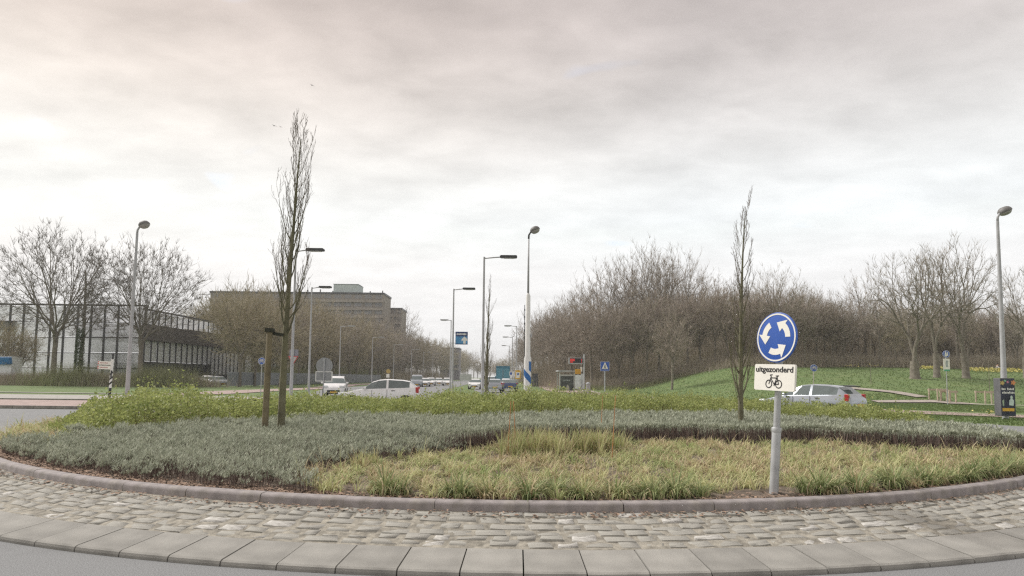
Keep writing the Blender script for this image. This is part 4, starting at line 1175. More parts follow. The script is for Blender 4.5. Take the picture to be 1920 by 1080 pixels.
# flats
def flats(name, label, px0, px1, Y, ztop, floors, bays, depth, cat='flats', wall=None):
    x0, x1 = gx(px0, Y), gx(px1, Y); w = x1 - x0
    root = thing(name, label, cat, (x0, Y, 0)); fh = ztop / floors; bw = w / bays
    mb = MB(); mb.box((w / 2, depth / 2, ztop / 2), (w, depth, ztop)); part('wall', mb, wall or M_BRICK, root)
    mb = MB(); mb.box((w / 2, depth / 2, ztop + .35), (w + .5, depth + .5, .7)); part('roof', mb, M_DARKM, root)
    p0 = None
    for j in range(floors):
        if j * fh < ztop * .22: continue
        mb = None
        if p0 is None:
            mb = MB(); mb.box((w / 2, -.5, 0), (w - .2, .98, .95)); p0 = part('balcony_parapet', mb, M_CONCF, root); q = p0
        else: q = link_copy(p0, root)
        q.location = (0, 0, j * fh + .3)
    p1 = None
    for j in range(floors):
        if j * fh < ztop * .22: continue
        for i in range(bays):
            if p1 is None:
                mb = MB(); mb.box((0, -.04, 0), (bw * .74, .12, fh * .52)); p1 = part('window', mb, M_CONCF, root)
                mb = MB()
                for s in (-1, 1): mb.box((s * bw * .175, -.11, 0), (bw * .31, .05, fh * .44))
                pn = part('pane', mb, M_GLASS, p1); q = p1
            else:
                q = link_copy(p1, root); link_copy(pn, q)
            q.location = (bw * (i + .5), 0, j * fh + fh * .68)
    return root, w
fl, w = flats('apartment_block', 'long grey brown block of flats with a dark roof edge behind the avenue trees', 388, 716, 300, 32.4, 11, 17, 14)
hx = w * .80
ph = thing('roof_house', 'pale grey green plant room on top of the long block of flats', 'roof house', (fl.location.x + w * .77, 303, 33.1))
mb = MB(); mb.box((0, 4, 1.7), (9.4, 8, 3.4)); part('wall', mb, M_ROOFW, ph)
mb = MB(); mb.box((0, 4, 3.46), (9.7, 8.3, .14)); part('roof', mb, M_DARKM, ph)
mb = MB()
for i in range(14):
    mb = MB(); xx = 1.5 + i * (w - 3) / 13; mb.box((xx, 5, .7 + 33), (.35, .35, 1.2 + .5 * (i % 3))); part('vent', mb, M_DARKM, fl)
flats('apartment_block', 'lower stepped wing of flats right of the long block', 718, 750, 322, 28.6, 10, 4, 12)
flats('tower_block', 'distant violet grey block of flats closing the left side of the road', 826, 860, 470, 18.2, 6, 4, 14, wall=mat('far_wall', (.20, .19, .215), .9, .06, .3))

# grey palisade fence along the car park
fe = thing('palisade_fence', 'grey palisade fence in front of the avenue trees left of the road', 'fence', (0, 0, 0))
a = Vector((gx(428, 110), 110 * DK, 0)); b = Vector((gx(716, 222), 222 * DK, 0)); REAL.append(fe); d = (b - a); L = d.length; d.normalize(); ang = math.atan2(d.y, d.x)
fe.location = a; fe.rotation_euler = (0, 0, ang)
mb = MB()
for i in range(20): mb.prism([(-.05, .08), (.05, .08), (.05, 1.95), (0, 2.03), (-.05, 1.95)], -.02, .02, c=(.07 + i * .1265, 0, 0))
for z in (.4, 1.6): mb.box((1.25, .045, z), (2.5, .04, .06))
p0 = part('fence_panel', mb, M_FENCE, fe)
mb = MB(); mb.box((0, .1, 1.0), (.08, .08, 2.0)); q0 = part('post', mb, M_FENCE, fe)
for i in range(1, int(L / 2.53)):
    link_copy(p0, fe, loc=(i * 2.53, 0, 0)); link_copy(q0, fe, loc=(i * 2.53, 0, 0))

# ================================================================== LAMPS
def arm_lamp(px, pyt, H, side, L, label, group='street lamps along the road', col_=None):
    d = ray(px, pyt); Y = (H - CAM_Z) * d.y / d.z; x = d.x * Y / d.y; Y /= DK
    m = col_ or M_LAMPG
    root = thing('street_lamp', label, 'street lamp', (x, Y, -.02), 0, group)
    mb = MB(); mb.tube([(0, 0, 0), (0, 0, 1.0), (0, 0, 1.05), (0, 0, H)], [.105, .10, .085, .05], 10); part('pole', mb, m, root, smooth=40)
    mb = MB(); mb.tube([(0, 0, H - .08), (side * L * .98, 0, H)], [.04, .03], 8); part('arm', mb, m, root, smooth=True)
    mb = MB(); mb.rbox((side * (L + .42), 0, H + .02), (.95, .30, .14), .06, 'Y'); mb.box((side * (L + .05), 0, H + .02), (.25, .14, .11))
    hd = part('lamp_head', mb, M_DARKM if pyt < 545 else M_LAMPG, root)
    mb = MB(); mb.box((side * (L + .45), 0, H - .065), (.6, .2, .03)); part('lens', mb, mat('lamp_lens', (.55, .56, .55), .3, .03, 3), hd)
    return root, Y
arm_lamp(555, 468, 8.4, 1, .62, 'tall grey arm lamp right of the tree tied to a stake')
arm_lamp(585, 538, 8.4, 1, .6, 'grey arm lamp behind the round sign back, next beyond the nearest one')
ARM = []
for i, (px, py) in enumerate(((639, 611), (699, 632), (739, 646), (772, 655), (794, 660), (812, 663))):
    ARM.append(arm_lamp(px, py, 8.4, 1, 1.05, ('pale arm lamp %s of the row before the avenue trees' % ('first', 'second', 'third', 'fourth', 'fifth', 'sixth')[i])))
arm_lamp(908, 481, 8.4, 1, .95, 'dark tall arm lamp beside the thin columnar tree in the middle of the road')
lampB, YB = arm_lamp(851, 541, 8.4, 1, .75, 'dark arm lamp carrying the blue banner with a white arrow')
arm_lamp(969, 611, 8.4, -1, .75, 'grey arm lamp pointing left beside the white mast')
arm_lamp(961, 632, 8.4, -1, .75, 'grey arm lamp pointing left, second behind the white mast')
arm_lamp(955, 648, 8.4, -1, .75, 'grey arm lamp pointing left, third behind the white mast')
arm_lamp(846, 600, 8.4, -1, .4, 'thin grey lamp post just behind the banner lamp')

def ball_lamp(px, Y, H, lean, label, white=False, base_r=.11):
    p = at(px, 708, Y); root = thing('ball_lamp', label, 'street lamp', (p.x, Y, tz(p.x, Y)), 0)
    if not white:
        mb = MB(); mb.tube([(0, 0, 0), (0, 0, 2.2), (0, 0, 2.3), (0, 0, H - .55)], [base_r, base_r, base_r * .88, .062], 12); part('pole', mb, M_LAMPG, root, smooth=40)
        if lean: root.rotation_euler = (0, lean, 0)
    else:
        mb = MB(); mb.tube([(0, 0, 0), (0, 0, 2.75), (0, 0, 2.95), (0, 0, 6.4), (0, 0, 6.55)], [.21, .21, .155, .13, .07], 16); part('pole', mb, M_WHITE, root, smooth=40)
        mb = MB(); mb.tube([(0, 0, 6.5), (0, 0, H - .5)], [.062, .045], 10); part('upper_pole', mb, M_LAMPG, root, smooth=True)
        def patch(a0, a1, zf0, zf1):
            mb = MB(); n = 10; vs = []
            for i in range(n + 1):
                t = a0 + (a1 - a0) * i / n
                for z in (zf0(i / n), zf1(i / n)): vs.append((.2125 * math.cos(t), .2125 * math.sin(t), z))
            mb.add(vs, [(2 * i, 2 * i + 2, 2 * i + 3, 2 * i + 1) for i in range(n)]); return mb
        part('blue_stripe', patch(-PI * .98, -PI * .05, lambda u: 1.85 - .62 * u, lambda u: 2.27 - .62 * u), mat('stripe_blue', (.02, .13, .38), .5, .05, 3), root)
        part('blue_stripe', patch(-PI * .40, -PI * .02, lambda u: 2.12 - .2 * u, lambda u: 2.62 - .02 * u), mat('stripe_blue', (.02, .13, .38), .5, .05, 3), root)
        mb = MB(); mb.tube([(-.19, .1, 1.0), (-.19, .1, 5.9)], .02, 6); part('banner_rod', mb, M_DARKM, root)
        for i in range(5):
            mb = MB(); mb.box((-.19, .1, 4.0 + i * .4), (.07, .07, .1)); part('clamp', mb, M_DARKM, root)
        mb = MB(); mb.box((.2, -.05, 4.1), (.08, .12, .2)); part('junction_box', mb, M_GREYM, root)
    # swan bend and dome head, tilted
    mb = MB(); mb.tube([(0, 0, H - .6), (.01, 0, H - .38), (.10, 0, H - .22), (.20, 0, H - .14)], [.055, .055, .05, .05], 10); part('bracket', mb, M_DARKM if white else M_LAMPG, root, smooth=True)
    R_ = Matrix.Rotation(-.35, 3, 'Y')
    mb = MB(); mb.lathe([(.05, .20), (.13, .19), (.22, .14), (.285, .05), (.30, -.03), (.29, -.05)], (.36, 0, H - .06), R_, 20); hd = part('lamp_hood', mb, mat('hood_grey', (.17, .165, .16), .6, .08, 3), root, smooth=50)
    mb = MB(); mb.lathe([(.27, -.052), (.25, -.12), (.17, -.19), (.06, -.22)], (.36, 0, H - .06), R_, 20); part('lens', mb, mat('dome_lens', (.33, .32, .30), .3, .05, 3, spec=.6), hd, smooth=50)
    return root
ball_lamp(240, 44, 10.05, .009, 'grey dome headed lamp post before the two big bare trees at left')
ball_lamp(989, 46, 10.35, .0, 'white mast with blue stripes carrying a dome lamp in the middle', True)
bl = ball_lamp(1882, 37.2, 9.85, .0035, 'grey dome headed lamp post at right with a poster box at its foot', base_r=.125)
# poster box on the right lamp
p = at(1881, 750, 36.8)
ad = thing('poster_box', 'dark grey poster box strapped round the foot of the right lamp post', 'poster box', (p.x - .02, 36.6, .02), rad(-9))
ad.scale = (.92, 1, 1)
mb = MB(); mb.rbox((0, .06, .98), (.64, .52, 1.72), .03, 'Y'); part('case', mb, mat('case_grey', (.115, .115, .125), .6, .08, 2), ad)
mb = MB(); mb.box((0, -.213, .98), (.60, .02, 1.62)); ps_ = part('poster', mb, mat('poster_navy', (.022, .028, .055), .5, .3, 3), ad)
mb = MB(); mb.box((-.02, -.228, .42), (.52, .008, .14)); part('yellow_band', mb, M_SIGNY, ps_)
mb = MB()
for r_i, (n_, z_, x_) in enumerate(((9, 1.34, -.26), (9, 1.18, -.24))):
    for i in range(n_):
        h_ = (.10, .075, .085, .075)[(i * 3 + r_i) % 4]
        if not (r_i == 0 and i == 3): mb.rbox((x_ + i * .062, -.228, z_ + h_ / 2 - .04), (.045, .008, h_), .012, 'Y', n=2)
kind(part('white_lettering', mb, M_WHITE, ps_), 'stuff')
for x_, z_, r_, c_ in ((-.24, 1.62, .09, (.55, .42, .15)), (.24, 1.64, .10, (.60, .25, .10)), (.0, 1.66, .05, (.55, .2, .3)), (-.12, 1.72, .05, (.2, .4, .25))):
    mb = MB(); mb.prism([(x_ + r_ * (1 + .25 * math.cos(5 * t)) * math.cos(t), z_ + r_ * (1 + .25 * math.cos(5 * t)) * math.sin(t)) for t in [i * PI / 12 for i in range(24)]], -.229, -.222)
    part('printed_flower', mb, mat('print_%d' % int(c_[0] * 100 + c_[1] * 1000), c_, .6, .2, 9), ps_)
mb = MB(); mb.prism([(.02, .62), (.22, .6), (.24, .85), (.18, .9), (.2, 1.0), (.14, 1.06), (.08, 1.0), (.1, .9), (.04, .84)], -.229, -.222); part('printed_figure', mb, mat('print_pale', (.55, .66, .62), .6, .1, 5), ps_)
mb = MB(); mb.prism([(-.26, .58), (-.2, .58), (-.19, .82), (-.23, .88), (-.27, .82)], -.229, -.222); part('printed_bottle', mb, mat('print_green', (.35, .45, .33), .6, .1, 5), ps_)

# ================================================================== SIGNS
def pole_sign(name, label, cat, px, pbot, Y, r=.035, top=None, lean=0.0, m=None, rz=0.0):
    x = at(px, 708, Y).x
    root = thing(name, label, cat, (x, Y, tz(x, Y)), rz)
    if lean: root.rotation_euler = (0, lean, rz)
    mb = MB(); mb.tube([(0, 0, 0), (0, 0, top)], r, 10); part('pole', mb, m or M_GREYM, root, smooth=40)
    return root
def zof(py, px, Y): return at(px, py, Y).z
def bike_icon(mb, s, y0, y1, c=(0, 0), w=.05):
    """bicycle symbol of total width s, centred on c"""
    k = s; cx, cz = c
    def P_(x, z): return (cx + x * k, cz + z * k)
    strip(mb, [P_(-.31 + .19 * math.cos(t), -.08 + .19 * math.sin(t)) for t in [2 * PI * i / 20 for i in range(20)]], w * k, y0, y1, closed=True)
    strip(mb, [P_(.31 + .19 * math.cos(t), -.08 + .19 * math.sin(t)) for t in [2 * PI * i / 20 for i in range(20)]], w * k, y0, y1, closed=True)
    for seg in ([(-.31, -.08), (-.17, .30), (-.24, .37), (-.10, .39)], [(-.19, .23), (.19, .23)], [(-.19, .20), (.04, -.10), (.31, -.08)], [(.04, -.10), (.20, .27), (.31, -.08)], [(.12, .33), (.30, .34)], [(.21, .24), (.22, .33)], [(.02, -.17), (.07, -.03)]):
        strip(mb, [P_(*q) for q in seg], w * k, y0, y1)

# ---- the roundabout sign in front
YS = 9.2
ps0 = on_ground(1451, 922, .345)
rs = thing('roundabout_sign', 'blue round sign with three white arrows over a white plate on a grey pole', 'traffic sign', (ps0.x, ps0.y, .34))
Yr = ps0.y
top = at(1465, 590, Yr)
rs.rotation_euler = (0, (top.x - ps0.x) / (top.z - .34) , 0)
mb = MB(); mb.tube([(0, 0, -.1), (0, 0, .735), (0, 0, .755)], [.051, .051, .046], 20); part('pole_sleeve', mb, M_GREYM, rs, smooth=40)
mb = MB(); mb.lathe([(.053, .70), (.056, .71), (.056, .75), (.052, .757)], n=20); part('collar', mb, M_GREYM, rs, smooth=40)
mb = MB(); mb.tube([(0, 0, .74), (0, 0, 2.0)], .038, 16); part('pole', mb, M_GREYM, rs, smooth=40)
yaw = rad(-65)
RZ = Matrix.Rotation(yaw, 3, 'Z')
zc_ = zof(633, 1465, Yr) - .34; rd = .30
face = thing('x', 'x', 'x'); bpy.data.objects.remove(face)
def sub(name, mb, m, parent, **k):
    o = part(name, mb, m, parent, **k); return o
dm = MB(); dm.lathe([(rd - .012, -.012), (rd, -.008), (rd, .008), (rd - .012, .012)], (0, -.06, zc_), Matrix.Rotation(PI / 2, 3, 'X'), 64)
dm.v = [tuple(RZ @ Vector(p)) for p in dm.v]
disc = sub('sign_disc', dm, M_SIGNB, rs, smooth=40)
def ring_mesh(r0, r1, y0, y1, zc, n=64):
    mb = MB(); vs = []
    for i in range(n):
        t = 2 * PI * i / n
        for r, y in ((r0, y0), (r1, y0), (r1, y1), (r0, y1)): vs.append(RZ @ Vector((r * math.cos(t), y, zc + r * math.sin(t))))
    fs = []
    for i in range(n):
        j = (i + 1) % n
        for k in range(4): fs.append((i * 4 + k, i * 4 + (k + 1) % 4, j * 4 + (k + 1) % 4, j * 4 + k))
    mb.add(vs, fs); return mb
sub('white_rim', ring_mesh(rd * .895, rd * .955, -.075, -.0722, zc_), M_SIGNW, disc)
for k in range(3):
    # curved arrow, anticlockwise, tail to head; angles measured from +x, counter-clockwise as seen from the front
    a0 = rad((95, 215, 335)[k] + 12 + 14); span = rad(50); ri, ro = .395 * rd, .66 * rd
    ri, ro = .46 * rd, .70 * rd; rm = (ri + ro) / 2
    pts_o = [(ro * math.cos(a0 + span * i / 8), ro * math.sin(a0 + span * i / 8)) for i in range(9)]
    pts_i = [(ri * math.cos(a0 + span * i / 8), ri * math.sin(a0 + span * i / 8)) for i in range(9)][::-1]
    ah = a0 + span; tip_a = ah + rad(37); hw = .17 * rd + (ro - ri) / 2
    e_o = ((rm + hw) * math.cos(ah), (rm + hw) * math.sin(ah)); e_i = ((rm - hw) * math.cos(ah), (rm - hw) * math.sin(ah))
    tipp = (rm * 1.02 * math.cos(tip_a), rm * 1.02 * math.sin(tip_a))
    poly = pts_o + [e_o, tipp, e_i] + pts_i
    mb = MB(); mb.prism([(x_, z_ + zc_) for x_, z_ in poly], -.075, -.0722, RZ); sub('arrow', mb, M_SIGNW, disc)
zp = zof(708, 1459, Yr) - .34
pm = MB(); pm.rbox((0, -.062, zp), (.585, .022, .31), .018, 'Y', RZ); pm.v = pm.v
for i, p in enumerate(pm.v):
    pass
pm = MB(); pm.rbox(RZ @ Vector((0, -.062, zp)), (.60, .030, .312), .022, 'Y', RZ)
plate = sub('sign_plate', pm, M_SIGNW, rs)
tm = text_mesh('uitgezonderd', .108, .0022); tm.materials.append(M_BLACK)
to = bpy.data.objects.new('lettering', tm); COL.objects.link(to); to.parent = plate
xs = [v.co.x for v in tm.vertices]; wx_ = max(xs) - min(xs); ks = .555 / wx_
to.matrix_local = RZ.to_4x4() @ Matrix.Translation((-.002, -.0785, zp + .092)) @ Matrix.Rotation(PI / 2, 4, 'X') @ Matrix.Diagonal((ks, .86, 1, 1))
bmk = MB(); bike_icon(bmk, .235, -.0795, -.0772, (0, zp - .060), .05); bmk.v = [tuple(RZ @ Vector(p)) for p in bmk.v]
sub('bicycle_symbol', bmk, M_BLACK, plate)
for zz_ in (zc_ + .12, zp):
    mb = MB(); mb.box((0, -.01, 0), (.10, .07, .03), RZ); o = sub('bracket', mb, M_GREYM, rs); o.location.z = zz_

def disc_mb(r, y0, y1, zc, n=28):
    mb = MB(); mb.prism([(r * math.cos(2 * PI * i / n), zc + r * math.sin(2 * PI * i / n)) for i in range(n)], y0, y1); return mb
def round_sign(px, py, Y, r, label, icon, lean=0.0, rz=0.0, m=None):
    zc = zof(py, px, Y); x = at(px, 708, Y).x; zb = tz(x, Y)
    root = pole_sign('round_sign', label, 'traffic sign', px, None, Y, .032, zc - zb + r * .6, lean, m, rz)
    d = part('sign_disc', disc_mb(r, -.06, -.04, zc - zb), M_SIGNB, root)
    mb = MB()
    for i in range(28):
        t0, t1 = 2 * PI * i / 28, 2 * PI * (i + 1) / 28
        q = lambda rr, t: (rr * math.cos(t), zc - zb + rr * math.sin(t))
        mb.prism([q(r * .9, t0), q(r * .97, t0), q(r * .97, t1), q(r * .9, t1)], -.066, -.0605)
    part('white_rim', mb, M_SIGNW, d)
    mb = MB()
    if icon == 'bike': bike_icon(mb, r * 1.5, -.068, -.0605, (0, zc - zb), .08)
    else:
        for cx_, k in ((-.2, 1.0), (.3, .7)):
            mb.prism([((cx_ + k * .22 * math.cos(t)) * r, zc - zb + (k * .55 + k * .2 * math.sin(t)) * r * 1.0) for t in [i * PI / 6 for i in range(12)]], -.068, -.0605)
            mb.prism([((cx_ - .22 * k) * r, zc - zb + .32 * k * r), ((cx_ + .22 * k) * r, zc - zb + .32 * k * r), ((cx_ + .3 * k) * r, zc - zb - .65 * k * r), ((cx_ - .3 * k) * r, zc - zb - .65 * k * r)], -.068, -.0605)
    part('symbol', mb, M_SIGNW, d)
    return root, zc - zb
round_sign(490, 677, 60, .27, 'small blue bicycle sign left of the tree stake', 'bike')
round_sign(1524, 690, 60, .27, 'small blue bicycle sign on a leaning pole behind the silver car', 'bike', lean=.03, m=mat('pale_pole', (.45, .43, .38), .7, .05, 3))
pd, zz_ = round_sign(1775, 664, 59, .27, 'blue pedestrian sign above a white and green plate on the lawn edge', 'walk')
mb = MB(); mb.rbox((0, -.05, zz_ - .80), (.46, .02, .92), .03, 'Y'); pl_ = part('sign_plate', mb, M_SIGNW, pd)
mb = MB(); mb.box((0, -.064, zz_ - 1.19), (.44, .006, .12)); part('green_band', mb, mat('sign_green', (.08, .40, .22), .5, .05, 3), pl_)
mb = MB(); mb.prism([(-.06, zz_ - .95), (.1, zz_ - .95), (.08, zz_ - .65), (.12, zz_ - .5), (-.02, zz_ - .45), (-.08, zz_ - .6)], -.067, -.061); part('printed_mark', mb, mat('print_grey', (.38, .42, .42), .6, .05, 3), pl_)

# crossing sign
Y = 53; zc = zof(687, 1135, Y); x = at(1134, 708, Y).x; zb = tz(x, Y)
cs_ = pole_sign('crossing_sign', 'square blue pedestrian crossing sign with a white triangle on a thin pole', 'traffic sign', 1134, None, Y, .04, zc - zb + .2)
z_ = zc - zb; mb = MB(); mb.rbox((0, -.06, z_), (.60, .025, .62), .03, 'Y'); pb = part('sign_plate', mb, M_SIGNB, cs_)
mb = MB(); mb.prism([(-.22, z_ - .19), (.22, z_ - .19), (.02, z_ + .25), (-.02, z_ + .25)], -.078, -.073); part('white_triangle', mb, M_SIGNW, pb)
mb = MB()
mb.prism([(-.03, z_ + .06), (.03, z_ + .06), (.03, z_ + .12), (-.03, z_ + .12)], -.083, -.079)
mb.prism([(-.045, z_ - .06), (.035, z_ - .06), (.035, z_ + .05), (-.03, z_ + .05)], -.083, -.079)
mb.prism([(-.09, z_ - .15), (-.05, z_ - .15), (.0, z_ - .06), (-.04, z_ - .06)], -.083, -.079); mb.prism([(.05, z_ - .15), (.09, z_ - .15), (.035, z_ - .06), (.0, z_ - .06)], -.083, -.079)
for i in range(5): mb.prism([(-.18 + i * .085, z_ - .188), (-.14 + i * .085, z_ - .188), (-.14 + i * .085, z_ - .155), (-.18 + i * .085, z_ - .155)], -.083, -.079)
part('walking_figure', mb, M_BLACK, pb)
mb = MB()
for s_ in (-1, 1):
    mb.box((s_ * .285, -.0745, z_), (.012, .006, .58)); mb.box((0, -.0745, z_ + s_ * .295), (.55, .006, .012))
part('white_border', mb, M_SIGNW, pb)

# striped finger post
Y = 50; x = at(207, 708, Y).x; H = zof(663, 210, Y)
fp = thing('finger_post', 'black and white striped finger post with two white direction boards at left', 'signpost', (x, Y, 0)); fp.rotation_euler = (0, .03, 0)
mb = MB(); mb.tube([(0, 0, 0), (0, 0, H - .35)], .075, 12); part('pole', mb, M_WHITE, fp, smooth=40)
mb = MB(); mb.tube([(0, 0, H - .35), (0, 0, H - .1)], .05, 12); mb.lathe([(.05, H - .1), (.08, H - .06), (.05, H)], n=12); part('finial', mb, M_DARKM, fp, smooth=40)
mb = MB(); mb.tube([(0, 0, .0), (0, 0, .75)], .078, 12); part('black_foot', mb, M_BLACK, fp, smooth=40)
for k in range(3):
    mb = MB(); n = 12; vs = []
    for i in range(n + 1):
        t = 2 * PI * i / n; z_ = .85 + k * .30 + .22 * abs((t / PI) - 1)
        for q in (z_, z_ + .13): vs.append((.0785 * math.cos(t), .0785 * math.sin(t), q))
    mb.add(vs, [(2 * i, 2 * i + 2, 2 * i + 3, 2 * i + 1) for i in range(n)]); part('black_stripe', mb, M_BLACK, fp)
mb = MB(); mb.box((.03, -.07, H - 1.3), (.07, .03, .5)); part('black_stripe', mb, M_BLACK, fp)
for z_ in (H - .60, H - .88):
    mb = MB(); mb.rbox((-.46, -.03, z_), (.82, .05, .22), .03, 'Y'); bo = part('direction_board', mb, M_SIGNW, fp)
    mb = MB()
    for i in range(2): mb.box((-.83, -.058, z_ - .055 + i * .11), (.08, .008, .055))
    part('red_marks', mb, M_SIGNR, bo)
    mb = MB()
    for i in range(7): mb.box((-.70 + i * .075, -.058, z_), (.05, .006, (.05, .07, .05)[i % 3]))
    part('red_lettering', mb, mat('print_red', (.42, .16, .15), .5, .05, 3), bo)

# backs of signs on the left verge
Y = 53; x = at(607, 708, Y).x; zc = zof(685, 607, Y)
rb = pole_sign('round_traffic_sign', 'grey back of a large round sign above a white framed board', 'traffic sign', 607, None, Y, .045, zc + .45, 0)
part('sign_disc', disc_mb(.55, .05, .08, zc), M_SIGNG, rb)
mb = MB(); mb.box((0, .07, zof(705, 607, Y)), (1.02, .03, .56)); bo = part('board', mb, M_SIGNG, rb); zb_ = zof(705, 607, Y)
for s_ in (-1, 1):
    mb = MB(); mb.box((s_ * .53, .045, zb_), (.05, .07, .66)); part('frame_bar', mb, M_WHITE, bo)
    mb = MB(); mb.box((0, .045, zb_ + s_ * .305), (1.01, .07, .05)); part('frame_bar', mb, M_WHITE, bo)
Y = 57; zc = zof(674, 549, Y)
ys = pole_sign('give_way_sign', 'red edged white triangle under a grey square plate behind the arm lamp', 'traffic sign', 549, None, Y, .04, zof(655, 549, Y))
mb = MB(); mb.prism([(-.36, zc + .26), (.36, zc + .26), (0, zc - .34)], -.06, -.04); tr = part('sign_triangle', mb, M_SIGNR, ys)
mb = MB(); mb.prism([(-.28, zc + .21), (.28, zc + .21), (0, zc - .26)], -.068, -.0605); part('white_field', mb, mat('dull_white', (.45, .43, .42), .6, .05, 3), tr)
mb = MB(); mb.box((0, .06, zof(661, 549, Y)), (.62, .03, .50)); part('square_plate', mb, mat('plate_violet_grey', (.26, .26, .31), .6, .06, 3), ys)

# banner on the lamp
zt, zb_ = zof(622, 865, YB), zof(646, 865, YB); xl, xr = at(854, 635, YB).x, at(877, 635, YB).x; w = xr - xl; xc = (xl + xr) / 2
bn = thing('banner_sign', 'dark and light blue banner with a white arrow hung on a lamp pole', 'banner', (xc, YB - .02, 0))
mb = MB(); mb.box((0, 0, (zt + zb_) / 2), (w, .04, zt - zb_)); pa = part('panel', mb, mat('banner_navy', (.022, .05, .16), .5, .05, 3), bn)
hh = zt - zb_
mb = MB(); mb.box((-.0, -.024, zb_ + hh * .35), (w * .96, .008, hh * .56)); part('light_field', mb, mat('banner_sky', (.07, .26, .50), .5, .12, 2), pa)
mb = MB(); cx_ = w * .24; cz_ = zb_ + hh * .36
mb.prism([(cx_ - .1 * w, cz_ - .3 * hh), (cx_ + .1 * w, cz_ - .3 * hh), (cx_ + .1 * w, cz_ - .02 * hh), (cx_ + .23 * w, cz_ - .12 * hh), (cx_ + .23 * w, cz_ + .06 * hh), (cx_, cz_ + .27 * hh), (cx_ - .23 * w, cz_ + .06 * hh), (cx_ - .23 * w, cz_ - .12 * hh), (cx_ - .1 * w, cz_ - .02 * hh)], -.036, -.029)
part('white_arrow', mb, M_WHITE, pa)
mb = MB()
for i in range(8): mb.rbox((-.36 * w + i * w * .1, -.024, zt - hh * .19), (w * .075, .008, hh * (.15, .11, .13)[i % 3]), .015, 'Y', n=2)
kind(part('white_lettering', mb, M_WHITE, pa), 'stuff')
mb = MB(); mb.box((-w / 2 - .03, 0, zt - .1), (.12, .03, .03)); mb.box((-w / 2 - .03, 0, zb_ + .1), (.12, .03, .03)); part('bracket', mb, M_DARKM, bn)

# white board on post, yellow and blue signs on the right pavement
Y = 78; zc = zof(707, 873, Y)
wb = pole_sign('board_sign', 'pale grey blank board back on a post in the middle verge', 'traffic sign', 864, None, Y, .035, zc + .3)
mb = MB(); mb.rbox((.48, -.05, zc), (1.15, .03, .62), .04, 'Y'); part('board', mb, mat('board_pale', (.47, .48, .48), .6, .05, 2), wb)
Y = 100; zc = zof(702, 971, Y)
yb = pole_sign('school_sign', 'yellow framed sign with a dark blue mark beside the white mast', 'traffic sign', 971, None, Y, .04, zc + .5)
mb = MB(); mb.rbox((0, -.06, zc), (.66, .03, 1.1), .04, 'Y'); pp = part('sign_plate', mb, M_SIGNY, yb)
mb = MB(); mb.box((0, -.079, zc - .05), (.46, .006, .72)); part('white_field', mb, M_SIGNW, pp)
mb = MB(); mb.prism([(-.14, zc), (.1, zc - .06), (.14, zc + .2), (-.08, zc + .16)], -.088, -.083); part('blue_mark', mb, M_SIGNB, pp)
Y = 105; zc = zof(700, 958, Y)
bb = pole_sign('blue_plate_sign', 'small blue and white square sign left of the yellow sign', 'traffic sign', 958, None, Y, .03, zc + .3)
mb = MB(); mb.rbox((0, -.05, zc), (.42, .03, .55), .04, 'Y'); pp = part('sign_plate', mb, M_SIGNW, bb)
mb = MB(); mb.box((0, -.069, zc), (.26, .006, .34)); part('blue_mark', mb, M_SIGNB, pp)
Y = 95; zc = zof(697, 728, Y)
ob = pole_sign('warning_sign', 'small yellow and white sign in front of the avenue trees left of the road', 'traffic sign', 728, None, Y, .03, zc + .3)
part('sign_disc', disc_mb(.26, -.05, -.03, zc + .08), mat('dull_yellow', (.5, .36, .12), .6, .1, 3), ob)
mb = MB(); mb.box((-.05, -.04, zc - .45), (.36, .02, .42)); part('white_plate', mb, M_SIGNW, ob)

# ================================================================== BUS STOP
Y = 90; x0 = at(1063, 710, Y).x
bs = thing('bus_shelter', 'bus shelter seen end on with a poster panel and glass side', 'bus shelter', (x0, Y, 0))
M_FR = mat('shelter_frame', (.48, .49, .48), .5, .05, 2)
W_ = 1.62; Hs = 2.38
for s_ in (-1, 1):
    mb = MB(); mb.box((s_ * (W_ / 2), 0, Hs / 2 - .05), (.13, .12, Hs - .12)); part('post', mb, M_FR, bs)
    mb = MB(); mb.box((s_ * (W_ / 2), 3.6, Hs / 2 - .05), (.1, .1, Hs - .12)); part('post', mb, M_FR, bs)
mb = MB(); mb.rbox((0, 1.8, Hs + .06), (2.0, 4.1, .2), .06, 'Y'); part('roof', mb, mat('shelter_roof', (.36, .36, .36), .6, .08, 2), bs)
mb = MB(); mb.box((0, 0, 1.98), (W_ - .15, .1, .14)); part('top_rail', mb, M_FR, bs)
mb = MB(); mb.box((0, .02, 1.08), (W_ - .15, .06, 1.62)); pn = part('poster_panel', mb, mat('poster_dark', (.05, .055, .05), .25, .5, 2.5, spec=.6), bs)
mb = MB(); mb.prism([(-.1, .3), (.3, .3), (.24, .75), (.05, .95), (-.05, .7)], -.02, -.012); part('printed_figure', mb, mat('print_cream', (.42, .40, .34), .6, .1, 4), pn)
mb = MB()
for i in range(4): mb.box((-.32 + i * .2, -.016, 1.42), (.15, .006, .10))
kind(part('white_lettering', mb, mat('print_grey', (.38, .42, .42), .6, .05, 3), pn), 'stuff')
M_GL = mat('shelter_glass', (.62, .68, .70), .08, .04, 1.5, alpha=.35)
mb = MB(); mb.box((W_ / 2 + .12, 1.8, 1.15), (.03, 3.4, 1.9)); part('glass_side', mb, M_GL, bs)
mb = MB(); mb.box((W_ / 2 - .4, 2.2, .5), (.4, 2.2, .06)); part('bench', mb, M_FR, bs)
tv = thing('timetable_case', 'white timetable case with a yellow stop plate beside the bus shelter', 'timetable', (at(1084, 710, 89).x, 89, 0))
mb = MB(); mb.tube([(0, 0, 0), (0, 0, 2.75)], .05, 10); part('pole', mb, M_GREYM, tv)
